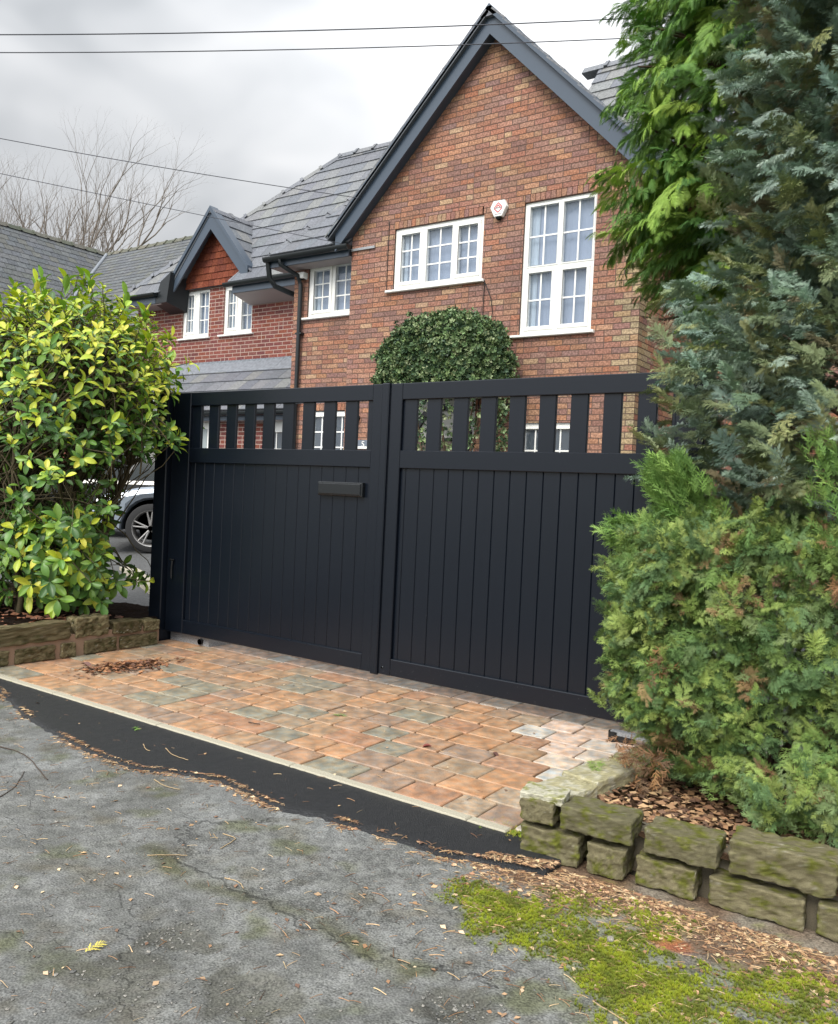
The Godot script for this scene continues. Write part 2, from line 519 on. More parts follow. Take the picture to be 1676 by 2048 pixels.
var n_a: FastNoiseLite
var n_b: FastNoiseLite
var n_c: FastNoiseLite
var n_d: FastNoiseLite
var strip_low := [Vector2(-2.1, 1.50), Vector2(-1.58, 1.56), Vector2(-0.755, 1.80), Vector2(-0.14, 1.88), Vector2(0.15, 1.885), Vector2(0.28, 1.82), Vector2(0.52, 1.74), Vector2(0.935, 1.80), Vector2(1.08, 1.75), Vector2(1.43, 1.74), Vector2(1.62, 1.74), Vector2(1.745, 1.69), Vector2(1.95, 1.64)]

func strip_edge(x: float) -> float:
	if x > 1.97: return 1.4
	for i in strip_low.size() - 1:
		if x <= strip_low[i + 1].x: return lerpf(strip_low[i].y, strip_low[i + 1].y, clampf((x - strip_low[i].x) / (strip_low[i + 1].x - strip_low[i].x), 0, 1))
	return strip_low[-1].y

func ground() -> void:
	n_a = noise(0.12, 3, 31); n_b = noise(0.05, 4, 32); n_c = noise(0.03, 3, 33); n_d = noise(0.06, 4, 34)
	mat("tarmac", Color(1, 1, 1), 0.78, {"vc": true, "tex": tarmac_tex, "bump": tarmac_tex, "relief": 0.6, "spec": 0.4})
	mat("new_tarmac", Color8(52, 54, 58), 0.5, {"vc": true, "tex": grit, "bump": grit, "relief": 0.7, "spec": 0.5})
	mat("concrete", Color8(190, 184, 164), 0.9, {"tex": grain, "scale": 3.0})
	mat("soil", Color(1, 1, 1), 0.95, {"vc": true, "tex": tarmac_tex, "bump": tarmac_tex, "relief": 1.2, "spec": 0.2})
	var g := Geo.new()
	g.quad(Vector3(-200, -0.12, 120), Vector3(200, -0.12, 120), Vector3(200, -0.12, -200), Vector3(-200, -0.12, -200))
	struct("ground", g, mat("earth", Color8(84, 88, 66), 0.95))
	# the lane: fine where the camera stands, plain further off
	g = Geo.new()
	var rows := []
	var x := 0.0
	var step := 0.014
	for i in 132:
		var z := 1.44 + step * i
		var row := PackedVector3Array()
		for j in 372:
			x = -2.0 + step * j
			row.append(Vector3(x, road_y(x, z), z))
		rows.append(row)
	rows.reverse()
	g.sheet(rows)
	for i in g.v.size():
		var p := g.v[i]
		g.c[i] = road_mix(p.x, p.z)
		g.t[i] = Vector2((p.x + 2.0) / 5.2, (p.z - 1.44) / 1.85)
	struct("road", g, mat("lane_tarmac", Color(1, 1, 1), 0.75, {"vc": true, "tex": lane_tex, "bump": lane_tex, "relief": 0.7, "spec": 0.4}), "old grey tarmac lane with moss and cracks")
	g = Geo.new()
	g.col = lin(128, 129, 126)
	for r in [[-60.0, 1.44, -2.0, 9.0], [3.194, 1.44, 60.0, 9.0], [-2.0, 3.274, 3.194, 9.0]]:
		var st := g.v.size()
		g.quad(Vector3(r[0], -0.032, r[3]), Vector3(r[2], -0.032, r[3]), Vector3(r[2], -0.032, r[1]), Vector3(r[0], -0.032, r[1]))
		for i in range(st, g.v.size()): g.t[i] = Vector2(g.v[i].x, g.v[i].z) * 1.35
	struct("lane", g, mats.tarmac, "rest of the tarmac lane")
	# strip of new black tarmac below the edging
	g = Geo.new()
	rows = []
	for i in 14:
		var row := PackedVector3Array()
		for j in 205:
			x = -2.1 + 0.02 * j
			var e := strip_edge(x) + 0.012 * n_a.get_noise_2d(x * 150.0, 3.0) + 0.02 * n_b.get_noise_2d(x * 60.0, 9.0)
			var f := minf(i / 12.0, 1.0)
			var z := lerpf(1.474, e, f)
			var y := lerpf(-0.003, -0.014, f) + 0.002 * n_a.get_noise_2d(x * 130.0, z * 130.0)
			if i == 12: y -= 0.002
			if i == 13:
				y = -0.04; z += 0.02
			row.append(Vector3(x, y, z))
		rows.append(row)
	rows.reverse()
	g.sheet(rows)
	for i in g.v.size():
		var p := g.v[i]
		var dusty := clampf(n_d.get_noise_2d(p.x * 50.0, p.z * 50.0) * 1.6, 0, 0.5)
		g.c[i] = Color(1, 1, 1).lerp(lin(255, 250, 240) * 1.0, dusty) * (1.0 + dusty * 0.5)
		g.t[i] = Vector2(p.x, p.z) * 1.5
	struct("new_tarmac_strip", g, mats.new_tarmac, "strip of fresh black tarmac along the edging")
	# concrete edging
	var kerb := Node3D.new()
	kerb.name = "kerb"
	add_child(kerb)
	tag(kerb, "pale concrete edging between paving and black tarmac", "", "", "structure")
	x = -2.05
	while x < 1.66:
		var e := minf(x + 0.9, 1.72)
		g = Geo.new()
		g.bevel_box_up(Vector3(x + 0.002, -0.1, 1.426), Vector3(e - 0.002, 0.003, 1.473), 0.005)
		obj("kerb_stone", g, mats.concrete, kerb)
		x = e
	paving()
	# drive behind the gates
	g = Geo.new()
	rows = []
	for i in 40:
		var z := -0.62 - i * 0.2
		var row := PackedVector3Array()
		for j in 60: row.append(Vector3(-14.0 + j * 0.3, drive_y(z) - 0.01 + 0.003 * n_c.get_noise_2d(j * 9.0, i * 9.0), z))
		rows.append(row)
	g.col = lin(112, 113, 114)
	g.sheet(rows)
	for i in g.v.size(): g.t[i] = Vector2(g.v[i].x, g.v[i].z) * 1.2
	struct("driveway", g, mats.tarmac, "grey tarmac drive behind the gates")
	var edge := Node3D.new()
	edge.name = "drive_edging"
	add_child(edge)
	tag(edge, "pale kerb edging of the drive beyond the laurel", "", "", "structure")
	for q in [[Vector2(-2.6, -0.35), Vector2(-4.3, -0.75)], [Vector2(-4.3, -0.75), Vector2(-6.2, -1.9)], [Vector2(-3.9, -1.4), Vector2(-5.6, -2.25)]]:
		var n := 3
		for i in n:
			var p: Vector2 = q[0].lerp(q[1], (i + 0.01) / n); var r: Vector2 = q[0].lerp(q[1], (i + 0.99) / n)
			var s := (r - p).normalized().orthogonal() * 0.09
			var y := drive_y((p.y + r.y) / 2) + 0.03
			g = Geo.new()
			g.hexa([Vector3(p.x - s.x, y - 0.1, p.y - s.y), Vector3(r.x - s.x, y - 0.1, r.y - s.y), Vector3(r.x - s.x, y, r.y - s.y), Vector3(p.x - s.x, y, p.y - s.y), Vector3(p.x + s.x, y - 0.1, p.y + s.y), Vector3(r.x + s.x, y - 0.1, r.y + s.y), Vector3(r.x + s.x, y, r.y + s.y), Vector3(p.x + s.x, y, p.y + s.y)])
			obj("kerb_stone", g, mats.concrete, edge)
	# planting beds
	bed("soil_bed", PackedVector2Array([Vector2(-9.0, -0.25), Vector2(-2.25, -0.25), Vector2(-2.03, 0.1), Vector2(-2.03, 2.4), Vector2(-9.0, 2.4)]), 0.17, lin(58, 46, 38), lin(44, 36, 32), "dark soil bed under the laurel")
	bed("mulch_bed", PackedVector2Array([Vector2(1.92, 0.55), Vector2(2.02, 0.2), Vector2(6.0, 0.2), Vector2(6.0, 1.45), Vector2(1.9, 1.45)]), 0.105, lin(112, 90, 70), lin(84, 64, 50), "brown mulch bed under the clipped hedge")

func bed(called: String, poly: PackedVector2Array, y: float, a: Color, b: Color, label: String) -> void:
	var bb := bounds(poly)
	var g := Geo.new()
	var nx := int(minf(bb.size.x, 4.5) / 0.03); var nz := int(bb.size.y / 0.03)
	var x0 := bb.position.x if called == "mulch_bed" else bb.end.x - nx * 0.03
	var rows := []
	for i in nz + 1:
		var row := PackedVector3Array()
		for j in nx + 1:
			var p := Vector2(x0 + j * 0.03, bb.end.y - i * bb.size.y / nz)
			var h := y + 0.02 * n_b.get_noise_2d(p.x * 55.0, p.y * 55.0) + 0.01 * n_a.get_noise_2d(p.x * 90.0, p.y * 90.0)
			if not Geometry2D.is_point_in_polygon(p, poly): h = -0.1
			row.append(Vector3(p.x, h, p.y))
		rows.append(row)
	g.sheet(rows)
	for i in g.v.size():
		g.c[i] = a.lerp(b, clampf(0.5 + n_a.get_noise_2d(g.v[i].x * 110.0, g.v[i].z * 110.0) * 1.4, 0, 1))
		g.t[i] = Vector2(g.v[i].x, g.v[i].z) * 1.6
	struct(called, g, mats.soil, label)

func paving() -> void:
	# tumbled setts in courses parallel to the gate; sheltered ones are dry and paler, and lightened further to paint the light under the gate
	var pave := Node3D.new()
	pave.name = "paving"
	add_child(pave)
	tag(pave, "orange, brown and grey tumbled setts before the gate", "", "", "structure")
	var g := Geo.new()
	g.quad(Vector3(-2.05, -0.016, 1.43), Vector3(2.2, -0.016, 1.43), Vector3(2.2, -0.016, -0.64), Vector3(-2.05, -0.016, -0.64))
	obj("sand_bed", g, mat("joint_sand", Color8(104, 92, 74), 0.95, {"tex": grain, "scale": 6.0}), pave)
	var wet := [[204, 162, 126], [208, 166, 130], [194, 160, 132], [186, 160, 136], [168, 164, 146], [164, 160, 144], [196, 166, 136], [194, 154, 126], [182, 162, 138], [204, 166, 132], [178, 156, 138]]
	var dry_lit := [[236, 214, 198], [230, 220, 208], [220, 220, 214], [238, 224, 208], [228, 206, 190]]  # dry setts, lightened beyond that to stand for light reaching under the gate
	var wm := []
	var dm := []
	for i in wet.size(): wm.append(mat("sett_wet_%d" % i, Color8(wet[i][0], wet[i][1], wet[i][2]), 0.5, {"tex": sett_tex, "scale": 1.7, "bump": grain, "relief": 0.25, "spec": 0.5}))
	for i in dry_lit.size(): dm.append(mat("sett_dry_lit_%d" % i, Color8(dry_lit[i][0], dry_lit[i][1], dry_lit[i][2]), 0.85, {"tex": sett_tex, "scale": 1.7, "bump": grain, "relief": 0.25, "spec": 0.3}))
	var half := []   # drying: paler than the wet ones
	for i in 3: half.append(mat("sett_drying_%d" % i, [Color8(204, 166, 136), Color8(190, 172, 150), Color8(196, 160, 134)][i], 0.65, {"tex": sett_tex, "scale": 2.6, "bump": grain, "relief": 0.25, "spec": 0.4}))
	var shapes := {}
	var depth := 0.1875
	for r in 11:
		var z1 := 1.425 - r * depth
		var z0 := z1 - depth
		var x := -2.0 - rng.randf() * 0.15
		while x < 2.1:
			var len: float = pick([0.16, 0.19, 0.19, 0.235, 0.235, 0.27])
			var mx := x + len / 2; var mz := (z0 + z1) / 2
			var keep := not (mx > 1.98 and mz > 0.5) and not (mx > 1.83 and mz > 1.3) and mx > -2.02
			if keep:
				var key := "%.3f %d" % [len, rng.randi() % 4]
				if not shapes.has(key): shapes[key] = sett_mesh(len - 0.007, depth - 0.007)
				var s := put_mesh("paver", shapes[key], pave)
				s.position = Vector3(mx, rng.randf_range(-0.002, 0.002), mz)
				s.rotation = Vector3(rng.randf_range(-0.008, 0.008), (PI if rng.randf() < 0.5 else 0.0) + rng.randf_range(-0.012, 0.012), rng.randf_range(-0.008, 0.008))
				# dry: behind the gate line, where the tone also paints the light, and the corner sheltered by the hedge
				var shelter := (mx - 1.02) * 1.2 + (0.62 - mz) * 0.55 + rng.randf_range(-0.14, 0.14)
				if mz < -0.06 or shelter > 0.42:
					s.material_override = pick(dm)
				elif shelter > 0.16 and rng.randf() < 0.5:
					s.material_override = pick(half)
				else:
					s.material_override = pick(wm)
			x += len

func sett_mesh(len: float, dep: float) -> ArrayMesh:
	# worn outline, rounded arris
	var g := Geo.new()
	var out := []
	var q := noise(9.0, 2, rng.randi() % 9999)
	for c in [[1, 1], [-1, 1], [-1, -1], [1, -1]]:
		var k := rng.randf_range(0.006, 0.013)
		var a := Vector2(c[0] * len / 2, c[1] * dep / 2)
		var prev := Vector2(0, -c[1]) if c[0] * c[1] > 0 else Vector2(-c[0], 0)
		var next := Vector2(-c[0], 0) if c[0] * c[1] > 0 else Vector2(0, -c[1])
		out.append(a + prev * k); out.append(a + (prev + next) * k * 0.3); out.append(a + next * k)
		out.append(a + next * (k + (len if next.x != 0 else dep) * 0.38))
	for i in out.size(): out[i] += Vector2(q.get_noise_2d(i * 0.7, 1.0), q.get_noise_2d(i * 0.7, 5.0)) * 0.002
	var rings := []
	for e in [[1.0, -0.03], [1.0, -0.006], [0.985, -0.0018], [0.955, 0.0]]:
		var row := PackedVector3Array()
		for p in out:
			var f := Vector2(1.0 - (1.0 - e[0]) * 0.22 / len, 1.0 - (1.0 - e[0]) * 0.22 / dep)
			row.append(Vector3(p.x * f.x, e[1], p.y * f.y))
		row.reverse()
		rings.append(row)
	g.sheet(rings, true)
	var st := g.put(Vector3.ZERO, Vector3.UP)
	for p in rings[3]: g.put(p, Vector3.UP)
	var n: int = out.size()
	for i in n: g.face(st, st + 1 + i, st + 1 + (i + 1) % n)
	return g.mesh(null)

# ---------------------------------------------------------------- gates
func gates() -> void:
	var m: Material = mats.gate_paint
	var leaf := thing("driveway_gate", "far black timber gate leaf with a letter plate, beside the laurel", "gate", Vector3(-2.05, 0.075, 0), "pair of driveway gates")
	var far_leaf := leaf
	gate_leaf(leaf, -2.05, -0.003, -1.853, -0.14, [-1.853, -1.671, -1.486, -1.301, -1.116, -0.932, -0.747, -0.562, -0.377, -0.19], -1.80)
	var g := Geo.new()
	g.bevel_box(Vector3(-0.058, 0.07, -0.005), Vector3(-0.004, 1.878, 0.016), 0.006)
	obj("cover_strip", g, m, leaf)
	var lp := Geo.new()
	lp.bevel_box(Vector3(-0.557, 1.166, -0.02), Vector3(-0.186, 1.256, 0.012), 0.006)
	var plate := obj("letter_plate", lp, mats.gloss_black, leaf)
	lp = Geo.new()
	lp.bevel_box(Vector3(-0.547, 1.176, 0.011), Vector3(-0.196, 1.246, 0.02), 0.004)
	obj("letter_flap", lp, mats.gloss_black, plate)
	g = Geo.new()
	g.tube([Vector3(-1.975, 0.62, 0.012), Vector3(-1.975, 0.56, 0.02), Vector3(-1.972, 0.48, 0.02)], [0.006], 6)
	g.tube([Vector3(-2.0, 0.62, 0.016), Vector3(-1.95, 0.62, 0.016)], [0.006], 6)
	obj("bolt_handle", g, mats.black, leaf)
	leaf = thing("driveway_gate", "near black timber gate leaf half hidden by the clipped conifer hedge", "gate", Vector3(1.78, 0.075, 0), "pair of driveway gates")
	gate_leaf(leaf, 0.0, 1.779, 0.087, 1.757, [0.087, 0.261, 0.449, 0.636, 0.823, 1.01, 1.197, 1.384, 1.571], 0.123)
	g = Geo.new()
	g.tube([Vector3(0.03, 0.12, 0.0), Vector3(0.03, 0.12, 0.006)], [0.006], 8)
	obj("screw", g, mats.galvanised, leaf)
	var sp := Geo.new()
	var sp2 := Geo.new()
	for i in 130:
		var x := rng.randf_range(-2.0, 1.7)
		var y := 0.08 + 0.09 * pow(rng.randf(), 1.3) if rng.randf() < 0.75 else rng.randf_range(0.1, 1.8)
		var r := rng.randf_range(0.0006, 0.0017)
		var z := 0.0012 if y < 0.177 or absf(x) < 0.05 else -0.0212
		if y > 1.34 or (y > 0.16 and y < 0.2) or absf(x + 0.03) < 0.05: continue
		var gg := sp if x < 0 else sp2
		gg.quad(Vector3(x - r, y - r, z), Vector3(x + r, y - r, z), Vector3(x + r, y + r * 1.5, z), Vector3(x - r, y + r * 1.5, z))
	var dust := mat("dried_splash", Color8(84, 88, 90), 0.9)
	obj("mud_splash", sp2, dust, leaf).set_meta("kind", "stuff")
	obj("mud_splash", sp, dust, far_leaf).set_meta("kind", "stuff")
	for s in [[-2.205, -2.066, 1.868, "black timber gate post beside the laurel shrub"], [1.782, 1.93, 1.90, "black timber gate post half hidden by the blue-green conifer"]]:
		var p := thing("gate_post", s[3], "post", Vector3((s[0] + s[1]) / 2, 0, 0), "gate posts")
		g = Geo.new()
		g.bevel_box(Vector3(s[0], -0.05, -0.11), Vector3(s[1], s[2], 0.035), 0.006)
		obj("shaft", g, m, p)
		g = Geo.new()
		g.box(Vector3(s[0] - 0.012, s[2] + 0.001, -0.122), Vector3(s[1] + 0.012, s[2] + 0.018, 0.047))
		obj("cap", g, m, p)
		for y in [0.35, 1.55]:
			g = Geo.new()
			var x: float = -2.058 if s[0] < 0 else 1.779
			g.tube([Vector3(x, y - 0.05, -0.02), Vector3(x, y + 0.05, -0.02)], [0.007], 8)
			obj("hinge", g, mats.black, p)
	# the underground gate motors' steel boxes
	var b := thing("gate_motor_box", "galvanised steel box in the paving under the far gate", "motor box", Vector3(-1.8, 0, -0.12), "gate motor boxes")
	g = Geo.new()
	g.box(Vector3(-2.05, -0.05, -0.3), Vector3(-1.62, 0.062, -0.06))
	obj("casing", g, mats.galvanised, b)
	g = Geo.new()
	g.tube([Vector3(-1.7, 0.03, -0.058), Vector3(-1.7, 0.03, -0.04)], [0.022], 12)
	obj("spindle_hole", g, mats.black, b)
	b = thing("gate_motor_box", "silver gate arm bracket on the paving at the hedge foot", "bracket", Vector3(1.75, 0, 0.0), "gate motor boxes")
	g = Geo.new()
	g.box(Vector3(1.56, 0.035, 0.06), Vector3(1.98, 0.055, 0.10))
	obj("arm", g, mats.galvanised, b)
	g = Geo.new()
	g.tube([Vector3(1.575, 0.0, 0.08), Vector3(1.575, 0.05, 0.08)], [0.03], 12)
	g.box(Vector3(1.6, 0.005, 0.06), Vector3(1.68, 0.034, 0.10))
	obj("knuckle", g, mats.black, b)
	b = thing("gate_stop", "squat black gate stop behind the far gate post", "gate stop", Vector3(-2.36, 0, -0.16))
	g = Geo.new()
	g.bevel_box(Vector3(-2.42, 0.0, -0.3), Vector3(-2.25, 0.2, -0.1), 0.03)
	obj("block", g, mats.black, b)

func gate_leaf(leaf: Node3D, x0: float, x1: float, a: float, b: float, slats: Array, groove: float) -> void:
	var m: Material = mats.gate_paint
	var y := [0.075, 0.178, 1.355, 1.464, 1.775, 1.875]
	for s in [[x0, a], [b, x1]]:
		var g := Geo.new()
		g.bevel_box(Vector3(s[0], y[0], -0.05), Vector3(s[1], y[5], 0.0), 0.004)
		obj("stile", g, m, leaf)
	for r in [[0, 1], [2, 3], [4, 5]]:
		var g := Geo.new()
		g.bevel_box(Vector3(a, y[r[0]], -0.05), Vector3(b, y[r[1]], -0.002), 0.004)
		obj("rail", g, m, leaf)
	for x in slats:
		var g := Geo.new()
		g.bevel_box(Vector3(x, y[3] - 0.02, -0.04), Vector3(minf(x + 0.1, b), y[4] + 0.02, -0.02), 0.003)
		obj("slat", g, m, leaf)
	var x := a
	var nx := groove
	while x < b - 0.001:
		nx = minf(nx, b)
		var g := Geo.new()
		g.bevel_box(Vector3(x + 0.001, y[1] - 0.02, -0.038), Vector3(nx - 0.001, y[2] + 0.02, -0.022), 0.0035)
		obj("plank", g, m, leaf)
		x = nx
		nx += 0.1035
	var g := Geo.new()
	g.box(Vector3(a, y[1], -0.05), Vector3(b, y[2], -0.0385))
	obj("backing_panel", g, m, leaf)

# ---------------------------------------------------------------- the house
var gable_brick := [[188, 140, 118], [196, 146, 118], [182, 136, 118], [172, 130, 118], [198, 154, 126], [188, 144, 122], [162, 126, 116], [192, 136, 110], [202, 168, 138], [178, 140, 124], [186, 140, 120], [170, 134, 124], [184, 132, 112], [176, 130, 114]]
var new_brick := [[152, 92, 84], [144, 88, 84], [160, 98, 88], [136, 84, 82], [150, 98, 92], [156, 94, 80]]
var grey_tile := [[126, 130, 137], [131, 134, 141], [121, 125, 133], [136, 138, 142], [143, 145, 145], [128, 132, 140], [124, 127, 135]]

func shades(list: Array) -> Array:
	var r := []
	for k in list: r.append(lin(k[0], k[1], k[2]))
	return r

func brick_wall(part: Node3D, o: Vector3, u: Vector3, region: PackedVector2Array, holes: Array, tones: Array, mortar: Material, corner := 99.0, joint := 0.006) -> void:
	# stretcher bond over the region (x along u, y up), openings left out; the wall's own mesh is the mortar behind the bricks
	var w := Vector3.UP
	var nn := u.cross(w)
	var buff := shades([[186, 166, 132], [192, 162, 128], [176, 158, 128], [194, 172, 138]])   # lichen-yellow quoins at the exposed corner
	var lo := Vector2(1e9, 1e9)
	var hi := Vector2(-1e9, -1e9)
	for p in region:
		lo = lo.min(p); hi = hi.max(p)
	var g := Geo.new()
	var row := 0
	var y := lo.y
	while y < hi.y:
		var x := lo.x - (0.1125 if row % 2 else 0.0)
		while x < hi.x:
			var header := rng.randf() < 0.1
			var len := 0.1125 if header else 0.225
			var aged := 1.0 + 0.22 * n_c.get_noise_2d(x * 28.0 + o.z * 9.0, y * 40.0)
			for half in (2 if header else 1):
				var r := rect(x + half * len + joint, y + joint, x + (half + 1) * len - joint, y + 0.075 - joint)
				add_cut("brick", part, r, region, holes, o + nn * 0.004, u, w, 0.012, vary(pick(buff if region.size() > 3 and corner < 9.0 and absf(x + half * len + 0.1 - corner) < 0.26 and rng.randf() < 0.8 else tones), 0.1, 0.04) * aged)
			x += 0.225
		var spans := [rect(lo.x, y, hi.x, y + 0.0752)]
		for h in holes:
			var next := []
			for s in spans: next.append_array(Geometry2D.clip_polygons(s, h))
			spans = next
		for s in spans:
			for q in Geometry2D.intersect_polygons(s, region):
				if not Geometry2D.is_polygon_clockwise(q) or true: g.prism(q, o, u, w, 0.1)
		y += 0.075
		row += 1
	if part is MeshInstance3D: part.mesh = g.mesh(mortar)

func add_cut(kind: String, part: Node3D, r: PackedVector2Array, region: PackedVector2Array, holes: Array, o: Vector3, u: Vector3, w: Vector3, depth: float, k: Color) -> void:
	var inside := true
	for p in r:
		if not Geometry2D.is_point_in_polygon(p, region): inside = false
	var cut := [r] if inside else Geometry2D.intersect_polygons(r, region)
	for h in holes:
		var next := []
		for q in cut:
			var bh := bounds(h); var bq := bounds(q)
			if bh.intersects(bq): next.append_array(Geometry2D.clip_polygons(q, h))
			else: next.append(q)
		cut = next
	for q in cut:
		if q.size() >= 3 and area_of(q) > 0.0004: piece(kind, part, q, o, u, w, depth, k)

func bounds(p: PackedVector2Array) -> Rect2:
	var b := Rect2(p[0], Vector2.ZERO)
	for q in p: b = b.expand(q)
	return b

func area_of(p: PackedVector2Array) -> float:
	var a := 0.0
	for i in p.size(): a += p[i].cross(p[(i + 1) % p.size()]) * 0.5
	return absf(a)

func part_node(called: String, parent: Node3D) -> MeshInstance3D:
	var o := MeshInstance3D.new()
	o.name = numbered(parent, called)
	parent.add_child(o)
	if parent.get_parent() == self: o.position = -parent.position
	return o

func soldiers(part: Node3D, o: Vector3, u: Vector3, x0: float, x1: float, y0: float, y1: float, tones: Array) -> void:
	var x := x0
	while x < x1 - 0.03:
		var e := minf(x + 0.075, x1)
		piece("brick", part, rect(x + 0.004, y0 + 0.004, e - 0.004, y1 - 0.004), o + u.cross(Vector3.UP) * 0.004, u, Vector3.UP, 0.012, vary(pick(tones), 0.12, 0.05))
		x += 0.075

func tiles(kind: String, part: Node3D, o: Vector3, u: Vector3, w: Vector3, region: PackedVector2Array, gauge: float, width: float, tones: Array, thick := 0.022, tilt := 0.02, gap := 0.003, holes := []) -> void:
	# lapped rows: every tile is tilted so that its tail stands proud of the one below
	var lo := Vector2(1e9, 1e9)
	var hi := Vector2(-1e9, -1e9)
	for p in region:
		lo = lo.min(p); hi = hi.max(p)
	var nn := u.cross(w).normalized()
	var row := 0
	var y := lo.y
	while y < hi.y - 0.02:
		var lay_w := (w * gauge - nn * tilt).normalized()
		var x := lo.x - width * (0.5 if row % 2 else 0.0) - width * 0.3
		while x < hi.x:
			var r := rect(x + gap, 0.0, x + width - gap, gauge * 1.06)
			var jog := rng.randf_range(-0.004, 0.004)
			var shifted := PackedVector2Array()
			for p in region: shifted.append(p - Vector2(0, y))
			var hs := []
			for h in holes:
				var q := PackedVector2Array()
				for p in h: q.append(p - Vector2(0, y))
				hs.append(q)
			add_cut(kind, part, r, shifted, hs, o + w * y + nn * (tilt + thick + jog * 0.3), u, lay_w, thick, vary(pick(tones), 0.07, 0.02))
			x += width
		y += gauge
		row += 1
	var g := Geo.new()
	g.prism(region, o - nn * 0.004, u, w, 0.05, true)
	if part is MeshInstance3D and part.mesh == null: part.mesh = g.mesh(mats.underlay)

func ridge(part: Node3D, a: Vector3, b: Vector3, fall: float, m: Material, tones: Array, wide := 0.13) -> void:
	# angled ridge tiles with raised joints
	var along := (b - a)
	var n := int(round(along.length() / 0.46))
	var d := along / n
	var side := d.cross(Vector3.UP).normalized()
	var up := side.cross(d).normalized()
	for i in n:
		var p := a + d * i
		var g := Geo.new()
		g.col = vary(pick(tones), 0.06)
		cap_piece(g, p, p + d * 0.86, side, up, wide, fall, 0.02)
		cap_piece(g, p + d * 0.86, p + d * 0.995, side, up, wide * 1.12, fall, 0.045)
		obj("ridge_tile", g, m, part)

func cap_piece(g: Geo, p: Vector3, q: Vector3, side: Vector3, up: Vector3, wide: float, fall: float, lift: float) -> void:
	var prof := [side * -wide + up * (lift - fall), side * (-wide * 0.25) + up * (lift + 0.02), side * (wide * 0.25) + up * (lift + 0.02), side * wide + up * (lift - fall)]
	var inner := [side * (wide - 0.02) + up * (lift - fall - 0.01), side * -(wide - 0.02) + up * (lift - fall - 0.01)]
	var ring := prof + inner
	for i in ring.size():
		var j := (i + 1) % ring.size()
		g.quad(p + ring[j], p + ring[i], q + ring[i], q + ring[j])
	for e in [p, q]:
		var s := 1.0 if e == q else -1.0
		if s > 0:
			g.quad(e + ring[0], e + ring[1], e + ring[2], e + ring[3]); g.tri(e + ring[0], e + ring[3], e + ring[4]); g.tri(e + ring[0], e + ring[4], e + ring[5])
		else:
			g.quad(e + ring[3], e + ring[2], e + ring[1], e + ring[0]); g.tri(e + ring[4], e + ring[3], e + ring[0]); g.tri(e + ring[5], e + ring[4], e + ring[0])

